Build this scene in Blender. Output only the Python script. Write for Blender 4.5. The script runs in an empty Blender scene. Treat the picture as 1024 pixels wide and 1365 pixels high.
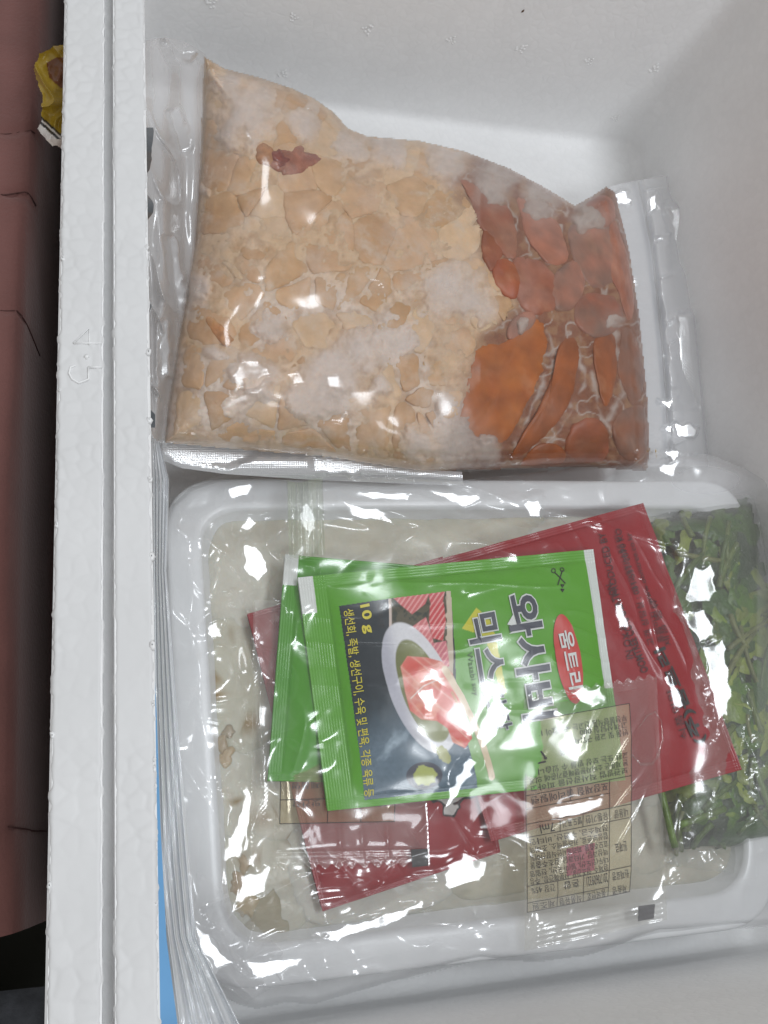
import bpy, math, random
import numpy as np
from mathutils import Vector, Matrix

random.seed(4); rng = np.random.RandomState(7)
scene = bpy.context.scene
COL = scene.collection

# ------------------------------------------------------------------ camera
F = 1281.0; CX, CY = 512.0, 682.5; H = 0.41
Xc = np.array([4339.0, 13.5, F]); Xc /= np.linalg.norm(Xc)
Zc = -np.array([-378.0, 484.5, F]); Zc -= Xc * (Zc @ Xc); Zc /= np.linalg.norm(Zc)
Yc = np.cross(Zc, Xc)
cam_d = bpy.data.cameras.new("camera"); cam = bpy.data.objects.new("camera", cam_d); COL.objects.link(cam)
M = Matrix.Identity(4)
for r, A in enumerate((Xc, Yc, Zc)):
    M[r][0], M[r][1], M[r][2] = A[0], -A[1], -A[2]
M[2][3] = H
cam.matrix_world = M
cam_d.sensor_fit = 'AUTO'; cam_d.sensor_width = 36.0; cam_d.lens = F / 1365.0 * 36.0
cam_d.clip_start = 0.005; cam_d.clip_end = 50
scene.camera = cam

# ------------------------------------------------------------------ light (indoors: ceiling fitting + room bounce + added wall fills)
world = bpy.data.worlds.new("World"); scene.world = world; world.use_nodes = True
bgn = world.node_tree.nodes["Background"]
bgn.inputs[0].default_value = (0.93, 0.91, 0.89, 1); bgn.inputs[1].default_value = 0.39
def area(name, loc, target, sx, sy, power, col):
    l = bpy.data.lights.new(name, 'AREA'); l.shape = 'RECTANGLE'; l.size = sx; l.size_y = sy
    l.energy = power; l.color = col
    o = bpy.data.objects.new(name, l); COL.objects.link(o); o.location = loc
    o.rotation_euler = (Vector(target) - Vector(loc)).to_track_quat('-Z', 'Y').to_euler()
    return o
LAMP = (0.50, 0.10, 1.25)
area("ceiling_lamp", LAMP, (0.15, 0.15, 0.0), 0.34, 0.20, 4.6, (0.90, 0.95, 1.0))
area("back_wall_fill", (0.42, -0.95, 1.75), (0.15, 0.2, 0.0), 0.60, 0.45, 7.5, (0.90, 0.95, 1.0))  # added fill lamp, brightens the back wall
area("front_wall_fill", (0.25, 1.35, 1.75), (0.15, 0.1, 0.0), 0.40, 0.20, 5.0, (0.90, 0.95, 1.0))  # added fill lamp behind the box, lifts the front wall
scene.view_settings.view_transform = 'Standard'; scene.view_settings.look = 'None'
scene.view_settings.exposure = 0.0; scene.view_settings.gamma = 1.0
scene.render.engine = 'CYCLES'
scene.cycles.transparent_max_bounces = 24; scene.cycles.max_bounces = 10
scene.cycles.use_denoising = True

# ------------------------------------------------------------------ helpers
def ray(px, py):
    px = np.asarray(px, float); py = np.asarray(py, float)
    a = px - CX; b = py - CY
    return tuple(a * A[0] + b * A[1] + F * A[2] for A in (Xc, Yc, Zc))
def at(px, py, z):
    """point of the place at height z that the photograph shows at a pixel"""
    dx, dy, dz = ray(px, py); t = (np.asarray(z, float) - H) / dz
    return np.stack(np.broadcast_arrays(dx * t, dy * t, z), -1)
def at_y(px, py, y):
    d = ray(px, py); t = y / d[1]
    return np.array([d[0] * t, y, H + d[2] * t])

PERM = np.random.RandomState(3).rand(64, 4096)
def vnoise(x, y, s=0):
    x = np.asarray(x, float); y = np.asarray(y, float)
    xi = np.floor(x).astype(int); yi = np.floor(y).astype(int)
    fx = x - xi; fy = y - yi; fx = fx * fx * fx * (fx * (fx * 6 - 15) + 10); fy = fy * fy * fy * (fy * (fy * 6 - 15) + 10)
    T = PERM[s % 64]
    def h(a, b): return T[(a * 7919 + b * 104729 + (a * b) * 31) % 4096]
    v = (h(xi, yi) * (1 - fx) + h(xi + 1, yi) * fx) * (1 - fy) + (h(xi, yi + 1) * (1 - fx) + h(xi + 1, yi + 1) * fx) * fy
    return v * 2 - 1
def fbm(x, y, s=0, o=4):
    t = 0; a = 1.0; n = 0
    for k in range(o):
        t = t + a * vnoise(x * 2 ** k + 17.3 * k, y * 2 ** k - 9.1 * k, s + k); n += a; a *= 0.5
    return t / n
def ridge(x, y, ang, lx, ly, s=0):
    c, q = math.cos(ang), math.sin(ang)
    u = (x * c + y * q) / lx; v = (-x * q + y * c) / ly
    u = u + 0.5 * vnoise(x / 60, y / 60, s + 9); v = v + 0.5 * vnoise(x / 55, y / 55, s + 11)
    return (1 - np.abs(vnoise(u, v, s))) ** 4
def sstep(a, b, x):
    t = np.clip((x - a) / (b - a), 0, 1); return t * t * (3 - 2 * t)
def inpoly(px, py, poly):
    ins = np.zeros(np.shape(px), bool); n = len(poly)
    for i in range(n):
        x0, y0 = poly[i]; x1, y1 = poly[(i + 1) % n]
        if y0 == y1: continue
        c = (y0 > py) != (y1 > py)
        ins ^= c & (px < (x1 - x0) * (py - y0) / (y1 - y0) + x0)
    return ins
def segd(px, py, a, b):
    ax, ay = a; bx, by = b; dx, dy = bx - ax, by - ay
    t = np.clip(((px - ax) * dx + (py - ay) * dy) / (dx * dx + dy * dy + 1e-9), 0, 1)
    return np.hypot(px - ax - t * dx, py - ay - t * dy)
def lined(px, py, pts):
    d = 1e9
    for a, b in zip(pts[:-1], pts[1:]): d = np.minimum(d, segd(px, py, a, b))
    return d
def blur(a, r):
    for ax in (0, 1):
        c = np.cumsum(np.concatenate([np.repeat(np.take(a, [0], ax), r + 1, ax), a, np.repeat(np.take(a, [-1], ax), r, ax)], ax), ax)
        n_ = a.shape[ax]; a = (np.take(c, np.arange(2 * r + 1, 2 * r + 1 + n_), ax) - np.take(c, np.arange(n_), ax)) / (2 * r + 1)
    return a
def facet(z, px, py, poly, soft=7.0, gain=1.0, rip=0.00013):
    """flatten a patch of film into a tilted facet that mirrors the lamp"""
    c = np.mean(poly, 0); P0 = at(c[0], c[1], 0.07); cv = np.array([0, 0, H]) - P0; cv /= np.linalg.norm(cv); lv = np.array(LAMP) - P0; lv /= np.linalg.norm(lv)
    h = cv + lv; sx, sy = -h[0] / h[2] * gain, -h[1] / h[2] * gain
    w = sstep(-soft, 0, polyd(px + 2.5 * vnoise(px / 9, py / 9, 13), py + 2.5 * vnoise(px / 9, py / 9, 14), poly)); Q = at(px, py, 0.07)
    zc = float(np.mean(z[w > 0.5])) if (w > 0.5).any() else 0.07
    tgt = zc + sx * (Q[..., 0] - P0[0]) + sy * (Q[..., 1] - P0[1]) + rip * (vnoise(px / 26, py / 26, 27) + 0.25 * vnoise(px / 9, py / 9, 28))
    return z * (1 - w) + np.maximum(tgt, z - 0.0035) * w
def tri(x): return np.abs((x % 1) - 0.5) * 4 - 1
def folds(px, py, specs, warp=0.45):
    z = 0
    wx = warp * fbm(px / 170, py / 170, 20, 2); wy = warp * fbm(px / 150 + 7, py / 150, 22, 2)
    for ang, per, slope, ph in specs:
        c, q = math.cos(ang), math.sin(ang); m = sstep(-0.35, 0.35, vnoise(px / 120 + ph * 9, py / 120 - ph * 5, int(ph * 37)))
        z = z + tri((px * c + py * q) / per + wx * c * 1.4 + wy * q * 1.4 + ph) * slope * per * 0.00024 / 4 * m
    return z
def polyd(px, py, poly):
    """signed distance in pixels, positive inside"""
    d = lined(px, py, list(poly) + [poly[0]])
    return np.where(inpoly(px, py, poly), d, -d)
def chaikin(p, n=2):
    p = np.asarray(p, float)
    for _ in range(n):
        q = np.roll(p, -1, 0); p = np.stack([0.75 * p + 0.25 * q, 0.25 * p + 0.75 * q], 1).reshape(-1, 2)
    return p

def lin(r, g, b):
    return tuple((c / 255 / 12.92) if c / 255 <= 0.04045 else ((c / 255 + 0.055) / 1.055) ** 2.4 for c in (r, g, b))

# ------------------------------------------------------------------ materials
def newmat(name):
    m = bpy.data.materials.new(name); m.use_nodes = True
    n = m.node_tree.nodes; n.clear(); out = n.new("ShaderNodeOutputMaterial")
    return m, n, m.node_tree.links, out
def pmat(name, col=(0.8, 0.8, 0.8), rough=0.5, attr=False, spec=0.5, coat=0.0, coat_r=0.1, sss=0.0, sssr=0.004,
         bump=0.0, bscale=300.0, vary=0.0, vscale=60.0, rnd=0.0, metal=0.0, alpha=1.0, sheen=0.0, bdetail=3.0, veil=None):
    m, n, L, out = newmat(name)
    p = n.new("ShaderNodeBsdfPrincipled"); L.new(p.outputs[0], out.inputs[0])
    p.inputs["Roughness"].default_value = rough; p.inputs["Specular IOR Level"].default_value = spec
    p.inputs["Coat Weight"].default_value = coat; p.inputs["Coat Roughness"].default_value = coat_r
    p.inputs["Metallic"].default_value = metal; p.inputs["Alpha"].default_value = alpha
    p.inputs["Sheen Weight"].default_value = sheen
    if sss > 0:
        p.inputs["Subsurface Weight"].default_value = sss; p.inputs["Subsurface Scale"].default_value = sssr
        p.inputs["Subsurface Radius"].default_value = (1.0, 0.6, 0.4)
    tc = n.new("ShaderNodeTexCoord")
    if attr:
        a = n.new("ShaderNodeAttribute"); a.attribute_name = "Col"; csock = a.outputs["Color"]
    else:
        r = n.new("ShaderNodeRGB"); r.outputs[0].default_value = (*col, 1); csock = r.outputs[0]
    if vary > 0:
        t = n.new("ShaderNodeTexNoise"); t.inputs["Scale"].default_value = vscale; t.inputs["Detail"].default_value = 5
        L.new(tc.outputs["Object"], t.inputs["Vector"])
        mr = n.new("ShaderNodeMapRange"); mr.inputs[1].default_value = 0.3; mr.inputs[2].default_value = 0.7
        mr.inputs[3].default_value = 1 - vary; mr.inputs[4].default_value = 1 + vary
        L.new(t.outputs[0], mr.inputs[0])
        mx = n.new("ShaderNodeVectorMath"); mx.operation = 'SCALE'
        L.new(csock, mx.inputs[0]); L.new(mr.outputs[0], mx.inputs["Scale"]); csock = mx.outputs[0]
    if rnd > 0:
        oi = n.new("ShaderNodeObjectInfo")
        mr = n.new("ShaderNodeMapRange"); mr.inputs[3].default_value = 1 - rnd; mr.inputs[4].default_value = 1 + rnd
        L.new(oi.outputs["Random"], mr.inputs[0])
        mx = n.new("ShaderNodeVectorMath"); mx.operation = 'SCALE'
        L.new(csock, mx.inputs[0]); L.new(mr.outputs[0], mx.inputs["Scale"]); csock = mx.outputs[0]
    if veil is not None:
        t = n.new("ShaderNodeTexNoise"); t.inputs["Scale"].default_value = veil[1]; t.inputs["Detail"].default_value = 7; t.inputs["Roughness"].default_value = 0.62
        L.new(tc.outputs["Object"], t.inputs["Vector"])
        mr = n.new("ShaderNodeMapRange"); mr.interpolation_type = 'SMOOTHSTEP'; mr.inputs[1].default_value = veil[2]; mr.inputs[2].default_value = veil[3]; mr.inputs[4].default_value = veil[4]
        L.new(t.outputs[0], mr.inputs[0])
        mx = n.new("ShaderNodeMix"); mx.data_type = 'RGBA'; L.new(mr.outputs[0], mx.inputs[0]); L.new(csock, mx.inputs[6]); mx.inputs[7].default_value = (*veil[0], 1); csock = mx.outputs[2]
    L.new(csock, p.inputs["Base Color"])
    if bump > 0:
        t = n.new("ShaderNodeTexNoise"); t.inputs["Scale"].default_value = bscale; t.inputs["Detail"].default_value = bdetail
        L.new(tc.outputs["Object"], t.inputs["Vector"])
        b = n.new("ShaderNodeBump"); b.inputs["Strength"].default_value = 1.0; b.inputs["Distance"].default_value = bump
        L.new(t.outputs[0], b.inputs["Height"]); L.new(b.outputs[0], p.inputs["Normal"])
    return m
def filmmat(name, haze=0.06, hcol=(0.8, 0.8, 0.82), rough=0.06, base=0.07, edge=0.5, tint=(0.97, 0.97, 0.97), bump=0.0, bscale=200.0, attr=False, soft=0.0, srough=0.3):
    """thin clear plastic: lets light through, mirrors more at a grazing angle, a little milky"""
    m, n, L, out = newmat(name)
    tr = n.new("ShaderNodeBsdfTransparent"); tr.inputs[0].default_value = (*tint, 1)
    gl = n.new("ShaderNodeBsdfGlossy"); gl.inputs["Roughness"].default_value = rough; gl.inputs[0].default_value = (1, 1, 1, 1)
    df = n.new("ShaderNodeBsdfDiffuse"); df.inputs[0].default_value = (*hcol, 1)
    lw = n.new("ShaderNodeLayerWeight"); lw.inputs[0].default_value = 0.5
    pw = n.new("ShaderNodeMath"); pw.operation = 'POWER'; pw.inputs[1].default_value = 4.0; L.new(lw.outputs["Facing"], pw.inputs[0])
    ma = n.new("ShaderNodeMath"); ma.operation = 'MULTIPLY_ADD'; ma.inputs[1].default_value = edge; ma.inputs[2].default_value = base
    L.new(pw.outputs[0], ma.inputs[0])
    m1 = n.new("ShaderNodeMixShader"); m1.inputs[0].default_value = haze
    if attr:
        a = n.new("ShaderNodeAttribute"); a.attribute_name = "Col"
        sp = n.new("ShaderNodeSeparateColor"); L.new(a.outputs["Color"], sp.inputs[0]); L.new(sp.outputs[0], m1.inputs[0])
    L.new(tr.outputs[0], m1.inputs[1]); L.new(df.outputs[0], m1.inputs[2])
    m2 = n.new("ShaderNodeMixShader"); L.new(ma.outputs[0], m2.inputs[0]); L.new(m1.outputs[0], m2.inputs[1]); L.new(gl.outputs[0], m2.inputs[2])
    last = m2
    if soft > 0:      # broad, milky part of the reflection
        g2 = n.new("ShaderNodeBsdfGlossy"); g2.inputs["Roughness"].default_value = srough; g2.inputs[0].default_value = (1, 1, 1, 1)
        last = n.new("ShaderNodeMixShader"); last.inputs[0].default_value = soft; L.new(m2.outputs[0], last.inputs[1]); L.new(g2.outputs[0], last.inputs[2])
    L.new(last.outputs[0], out.inputs[0])
    if bump > 0:
        tc = n.new("ShaderNodeTexCoord"); t = n.new("ShaderNodeTexNoise"); t.inputs["Scale"].default_value = bscale; t.inputs["Detail"].default_value = 3
        L.new(tc.outputs["Object"], t.inputs["Vector"])
        b = n.new("ShaderNodeBump"); b.inputs["Distance"].default_value = bump; L.new(t.outputs[0], b.inputs["Height"])
        for q in (gl, df, lw): L.new(b.outputs[0], q.inputs["Normal"])
    return m
def foammat(name, edge, bumpd, tone, attr=False):
    """expanded foam: pressed beads, faint lines between them"""
    m, n, L, out = newmat(name)
    p = n.new("ShaderNodeBsdfPrincipled"); L.new(p.outputs[0], out.inputs[0]); p.inputs["Roughness"].default_value = 0.5
    p.inputs["Specular IOR Level"].default_value = 0.35
    tc = n.new("ShaderNodeTexCoord")
    nz = n.new("ShaderNodeTexNoise"); nz.inputs["Scale"].default_value = 120; L.new(tc.outputs["Object"], nz.inputs["Vector"])
    vs = n.new("ShaderNodeVectorMath"); vs.operation = 'SCALE'; vs.inputs["Scale"].default_value = 0.003; L.new(nz.outputs["Color"], vs.inputs[0])
    va = n.new("ShaderNodeVectorMath"); L.new(tc.outputs["Object"], va.inputs[0]); L.new(vs.outputs[0], va.inputs[1])
    v = n.new("ShaderNodeTexVoronoi"); v.feature = 'DISTANCE_TO_EDGE'; v.inputs["Scale"].default_value = 230; L.new(va.outputs[0], v.inputs["Vector"])
    v2 = n.new("ShaderNodeTexVoronoi"); v2.inputs["Scale"].default_value = 230; L.new(va.outputs[0], v2.inputs["Vector"])
    mr = n.new("ShaderNodeMapRange"); mr.interpolation_type = 'SMOOTHSTEP'; mr.inputs[1].default_value = 0; mr.inputs[2].default_value = 0.25; L.new(v.outputs["Distance"], mr.inputs[0])
    sc = n.new("ShaderNodeSeparateColor"); L.new(v2.outputs["Color"], sc.inputs[0])
    big = n.new("ShaderNodeTexNoise"); big.inputs["Scale"].default_value = 22; big.inputs["Detail"].default_value = 4; L.new(tc.outputs["Object"], big.inputs["Vector"])
    def mrange(sock, a, b, c, d):
        q = n.new("ShaderNodeMapRange"); q.inputs[1].default_value = a; q.inputs[2].default_value = b; q.inputs[3].default_value = c; q.inputs[4].default_value = d; L.new(sock, q.inputs[0]); return q.outputs[0]
    def mul(a, b):
        q = n.new("ShaderNodeMath"); q.operation = 'MULTIPLY'; L.new(a, q.inputs[0]); L.new(b, q.inputs[1]); return q.outputs[0]
    f = mul(mul(mrange(mr.outputs[0], 0, 1, 1 - edge, 1), mrange(sc.outputs[0], 0, 1, 1 - tone, 1 + tone)), mrange(big.outputs[0], 0.3, 0.7, 0.965, 1.02))
    if attr:
        a = n.new("ShaderNodeAttribute"); a.attribute_name = "Col"; sp = n.new("ShaderNodeSeparateColor"); L.new(a.outputs["Color"], sp.inputs[0]); f = mul(f, sp.outputs[0])
    r = n.new("ShaderNodeRGB"); r.outputs[0].default_value = (0.92, 0.92, 0.92, 1)
    sv = n.new("ShaderNodeVectorMath"); sv.operation = 'SCALE'; L.new(r.outputs[0], sv.inputs[0]); L.new(f, sv.inputs["Scale"]); L.new(sv.outputs[0], p.inputs["Base Color"])
    fine = n.new("ShaderNodeTexNoise"); fine.inputs["Scale"].default_value = 700; L.new(tc.outputs["Object"], fine.inputs["Vector"])
    ad = n.new("ShaderNodeMath"); ad.operation = 'MULTIPLY_ADD'; ad.inputs[1].default_value = 0.5
    L.new(fine.outputs[0], ad.inputs[0]); L.new(mr.outputs[0], ad.inputs[2])
    b = n.new("ShaderNodeBump"); b.inputs["Distance"].default_value = bumpd; L.new(ad.outputs[0], b.inputs["Height"]); L.new(b.outputs[0], p.inputs["Normal"])
    return m

MAT = {
 'foam': foammat('expanded_foam', 0.012, 0.00005, 0.012), 'foam_rim': foammat('expanded_foam_rim', 0.0, 0.00001, 0.0, True),
 'film': filmmat("clear_wrap_film", attr=True, haze=0.05, rough=0.12, base=0.045, edge=0.6, soft=0.022, srough=0.24),
 'pouch_film': filmmat("vacuum_pouch_film", attr=True, hcol=(0.80, 0.72, 0.67), rough=0.12, base=0.03, edge=0.4, soft=0.012, srough=0.3),
 'flange': filmmat("pouch_flange_film", haze=0.42, hcol=(0.62, 0.60, 0.60), rough=0.16, base=0.10, edge=0.5),
 'seal': filmmat("embossed_silver_seal", haze=0.52, hcol=(0.88, 0.89, 0.92), rough=0.12, base=0.20, edge=0.5),
 'zip': filmmat("pleated_zipper_bag", haze=0.62, hcol=(0.90, 0.93, 0.97), rough=0.12, base=0.15, edge=0.5),
 'soy': filmmat("clear_sachet_film", haze=0.08, hcol=(0.75, 0.74, 0.70), rough=0.07, base=0.07, soft=0.03, edge=0.5, tint=(0.95, 0.94, 0.90)),
 'greens_film': filmmat("greens_bag_film", haze=0.10, hcol=(0.6, 0.64, 0.56), rough=0.12, base=0.05, edge=0.5, soft=0.04),
 'label': filmmat("tan_translucent_label", haze=0.22, hcol=(0.88, 0.78, 0.52), rough=0.15, base=0.03, edge=0.2, tint=(0.96, 0.93, 0.84)),
 'label2': filmmat('faint_tan_label', haze=0.10, hcol=(0.7, 0.55, 0.3), rough=0.15, base=0.03, edge=0.2, tint=(0.93, 0.88, 0.76)),
 'pinklabel': filmmat("pink_translucent_print", haze=0.7, hcol=(0.50, 0.14, 0.20), rough=0.2, base=0.03, edge=0.2),
 'ink': pmat("black_ink", (0.035, 0.03, 0.03), 0.5),
 'redink': pmat("dark_ink_on_red", (0.055, 0.010, 0.012), 0.5),
 'navyink': pmat("charcoal_ink", (0.055, 0.06, 0.085), 0.4),
 'white_ink': pmat("white_ink", (0.72, 0.74, 0.72), 0.4),
 'greyink': pmat("grey_green_ink", (0.05, 0.12, 0.03), 0.4),
 'yellow_ink': pmat("yellow_ink", (0.72, 0.62, 0.05), 0.4),
 'red_ink': pmat("red_ink", (0.60, 0.06, 0.05), 0.4),
 'print': pmat("printed_packet_film", attr=True, rough=0.4, spec=0.35, coat=0.22, coat_r=0.12, bump=0.00025, bscale=120),
 'tray': pmat("white_plastic_tray", (0.80, 0.81, 0.82), 0.28, vary=0.03, bump=0.0001, bscale=60),
 'frost': pmat("pinkish_frost", attr=True, rough=0.6, sss=0.3, sssr=0.003, bump=0.0003, bscale=420, vary=0.07, vscale=260),
 'pale': pmat("pale_frozen_flesh", attr=True, rough=0.5, sss=0.25, sssr=0.003, bump=0.0006, bscale=170, vary=0.10, vscale=170, rnd=0.04, bdetail=7, veil=(lin(210, 192, 174), 70, 0.48, 0.74, 0.75)),
 'roe': pmat("orange_frozen_roe", attr=True, rough=0.45, sss=0.04, sssr=0.002, bump=0.0002, bscale=200, vary=0.20, vscale=110, bdetail=5, veil=(lin(206, 150, 112), 70, 0.52, 0.80, 0.35)),
 'clot': pmat("dark_red_clot", attr=True, rough=0.25, sss=0.2, sssr=0.003, bump=0.0006, bscale=250, vary=0.25, vscale=250),
 'slice': pmat("pale_translucent_food", attr=True, rough=0.35, sss=0.3, sssr=0.004, bump=0.0005, bscale=180, vary=0.07, vscale=110),
 'leaf': pmat("wet_green_leaf", attr=True, rough=0.35, spec=0.6, bump=0.0007, bscale=350, vary=0.3, vscale=220),
 'cloth': pmat("dusty_pink_cloth", (0.185, 0.078, 0.068), 0.9, sheen=0.3, bump=0.0003, bscale=700, vary=0.10, vscale=50),
 'seam': pmat("dark_seam_thread", (0.085, 0.035, 0.032), 0.9),
 'dark': pmat("dark_floor", (0.016, 0.017, 0.010), 0.7, vary=0.2, vscale=12),
 'greyfab': pmat("dark_grey_fabric", (0.045, 0.048, 0.055), 0.9, vary=0.5, vscale=120, bump=0.0008, bscale=300),
 'yellow': pmat("yellow_wrapper", attr=True, rough=0.35, coat=0.3, bump=0.0008, bscale=140),
 'blue': pmat("blue_plastic", (0.16, 0.38, 0.66), 0.35),
 'gap_shade': pmat("dark_gap_shade", (0.09, 0.10, 0.11), 0.25, coat=0.4, bump=0.001, bscale=90),
 'foam_dot': pmat('pressed_foam_dot', (0.95, 0.95, 0.95), 0.25),
 'dirt': pmat("brown_dirt", (0.10, 0.055, 0.03), 0.9),
 'bubble': filmmat("oily_bubble", haze=0.0, rough=0.04, base=0.10, edge=0.9),
}

def mk(name, verts, faces, mat, parent=None, cols=None, smooth=True):
    verts = np.asarray(verts, np.float32).reshape(-1, 3)
    q = parent
    while q is not None: verts = verts - np.array(q.location, np.float32); q = q.parent
    me = bpy.data.meshes.new(name)
    if isinstance(faces, np.ndarray):
        k = faces.shape[1]; me.vertices.add(len(verts)); me.vertices.foreach_set("co", verts.ravel())
        me.loops.add(faces.size); me.loops.foreach_set("vertex_index", faces.astype(np.int32).ravel())
        me.polygons.add(len(faces)); me.polygons.foreach_set("loop_start", np.arange(0, faces.size, k, dtype=np.int32))
        me.update(calc_edges=True)
    else:
        me.from_pydata(verts.tolist(), [], faces)
    if cols is not None:
        a = me.color_attributes.new("Col", 'FLOAT_COLOR', 'POINT')
        c4 = np.ones((len(verts), 4), np.float32); c4[:, :3] = np.asarray(cols, np.float32).reshape(-1, 3)
        a.data.foreach_set("color", c4.ravel())
    me.polygons.foreach_set("use_smooth", np.full(len(me.polygons), smooth))
    me.validate(); me.update()
    o = bpy.data.objects.new(name, me); COL.objects.link(o)
    if mat is not None: me.materials.append(MAT[mat] if isinstance(mat, str) else mat)
    if parent is not None: o.parent = parent
    return o
def gridfaces(nu, nv, mask=None):
    i = np.arange(nu * nv).reshape(nu, nv)
    f = np.stack([i[:-1, :-1], i[:-1, 1:], i[1:, 1:], i[1:, :-1]], -1)
    if mask is not None:
        k = mask[:-1, :-1] & mask[1:, :-1] & mask[:-1, 1:] & mask[1:, 1:]; f = f[k]
    return f.reshape(-1, 4)
def grid(name, P, mat, parent=None, cols=None, mask=None, flip=False):
    nu, nv = P.shape[:2]; f = gridfaces(nu, nv, mask)
    v = P.reshape(-1, 3); c = None if cols is None else np.asarray(cols).reshape(-1, 3)
    if mask is not None:
        used = np.unique(f); re = np.full(nu * nv, -1); re[used] = np.arange(len(used)); f = re[f]; v = v[used]
        if c is not None: c = c[used]
    if flip: f = f[:, ::-1]
    return mk(name, v, f, mat, parent, c)
def tube(name, pts, r, mat, parent=None, n=6, cols=None):
    pts = [Vector(p) for p in pts]; rr = r if hasattr(r, '__len__') else [r] * len(pts); V = []
    for i, p in enumerate(pts):
        t = (pts[min(i + 1, len(pts) - 1)] - pts[max(i - 1, 0)]).normalized()
        a = t.cross(Vector((0, 0, 1))); a = a.normalized() if a.length > 1e-4 else Vector((1, 0, 0)); b = t.cross(a)
        for k in range(n):
            th = 2 * math.pi * k / n; V.append(p + a * (math.cos(th) * rr[i]) + b * (math.sin(th) * rr[i]))
    Fc = [[i * n + k, i * n + (k + 1) % n, (i + 1) * n + (k + 1) % n, (i + 1) * n + k] for i in range(len(pts) - 1) for k in range(n)]
    Fc += [list(range(n))[::-1], [(len(pts) - 1) * n + k for k in range(n)]]
    return mk(name, np.array([list(v) for v in V]), Fc, mat, parent, None if cols is None else np.tile(cols, (len(V), 1)))
def tag(o, label=None, cat=None, group=None, kind=None):
    for k, v in (('label', label), ('category', cat), ('group', group), ('kind', kind)):
        if v: o[k] = v
    return o
def thing(name, loc, label, cat, group=None):
    o = bpy.data.objects.new(name, None); COL.objects.link(o); o.location = [float(c) for c in loc]; o.empty_display_size = 0.01
    return tag(o, label, cat, group)

_tc = {}
def textverts(body, bold=0.0):
    key = (body, bold)
    if key not in _tc:
        cu = bpy.data.curves.new("text", "FONT"); cu.body = body; cu.size = 1; cu.offset = bold; cu.resolution_u = 3
        o = bpy.data.objects.new("text", cu); COL.objects.link(o); bpy.context.view_layer.update()
        me = bpy.data.meshes.new_from_object(o.evaluated_get(bpy.context.evaluated_depsgraph_get()))
        v = np.array([list(q.co)[:2] for q in me.vertices]); f = [list(p.vertices) for p in me.polygons]
        bpy.data.objects.remove(o); bpy.data.curves.remove(cu); bpy.data.meshes.remove(me)
        _tc[key] = (v, f)
    return _tc[key]
def text(name, body, p0, p1, hpx, surf, mat, parent, z0, off=0.0004, bold=0.0, ref=None):
    """print along p0->p1 (pixels, baseline), cap height hpx, laid on height function surf(x,y)"""
    v, f = textverts(body, bold)
    rv = textverts(ref or body, 0.0 if ref or bold else bold)[0] if True else v
    w = rv[:, 0].max() - rv[:, 0].min(); hgt = rv[:, 1].max() - rv[:, 1].min(); x0 = rv[:, 0].min(); y0 = rv[:, 1].min()
    d = np.array(p1, float) - np.array(p0, float); ln = np.hypot(*d); d /= ln
    up = np.array([d[1], -d[0]])
    q = np.array(p0, float) + ((v[:, :1] - x0) / w * ln) * d + ((v[:, 1:2] - y0) / hgt * hpx) * up
    W = at(q[:, 0], q[:, 1], z0); W[:, 2] = surf(W[:, 0], W[:, 1]) + off
    return mk(name, W, f, mat, parent, smooth=False)

# ================================================================== SETTING
fl = mk("floor", [(-3, -3, -0.024), (3, -3, -0.024), (3, 3, -0.024), (-3, 3, -0.024)], [[0, 1, 2, 3]], 'dark', smooth=False)
tag(fl, kind='structure')

# ================================================================== FOAM BOX
HZ = 0.15
DZ = -0.016        # how far the tray and all in it sit lower
box = thing("foam_box", (0.163, 0.165, -0.022), "white expanded foam box with a groove along its thick rim", "foam box")
def rrect(x0, x1, y0, y1, r, z, n=8):
    pts = []
    for cx, cy, a0 in ((x1 - r, y1 - r, 0), (x0 + r, y1 - r, 90), (x0 + r, y0 + r, 180), (x1 - r, y0 + r, 270)):
        for k in range(n + 1):
            a = math.radians(a0 + 90 * k / n); pts.append((cx + r * math.cos(a), cy + r * math.sin(a), z))
    return pts
def inner(z, ins=0.0):
    t = z / HZ; return (0.017 - 0.003 * t + ins, 0.310 + 0.004 * t - ins, -0.056 - 0.004 * t + ins, 0.386 + 0.004 * t - ins)
rings = [rrect(*inner(0, 0.012), 0.010, 0.0)]
for k in range(6):
    a = math.pi / 2 * k / 5; R = 0.006
    rings.append(rrect(*inner(R * (1 - math.cos(a)), R * (1 - math.sin(a))), 0.011, R * (1 - math.cos(a))))
for z in (0.03, 0.06, 0.09, 0.12, 0.1488): rings.append(rrect(*inner(z), 0.011 + 0.02 * z, z))
rim = lambda o, z: rrect(0.014 - o, 0.314 + o, -0.060 - o, 0.390 + o, 0.014 + o, z)
for o_, z_ in ((0.0006, 0.1494), (0.0103, 0.1494), (0.0105, 0.1410), (0.0131, 0.1410), (0.0133, 0.1494), (0.0254, 0.1494), (0.026, 0.1488), (0.026, 0.06), (0.025, -0.020), (0.023, -0.022)):
    rings.append(rim(o_, z_))
V = [p for r in rings for p in r]; n = len(rings[0]); Fc = [list(range(n))]
for i in range(len(rings) - 1):
    for k in range(n):
        Fc.append([i * n + k, i * n + (k + 1) % n, (i + 1) * n + (k + 1) % n, (i + 1) * n + k])
Fc.append([(len(rings) - 1) * n + k for k in range(n)][::-1])
body = mk("box_body", np.array(V), [f[::-1] for f in Fc], 'foam', box, smooth=True)
body.data.set_sharp_from_angle(angle=math.radians(40))
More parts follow.
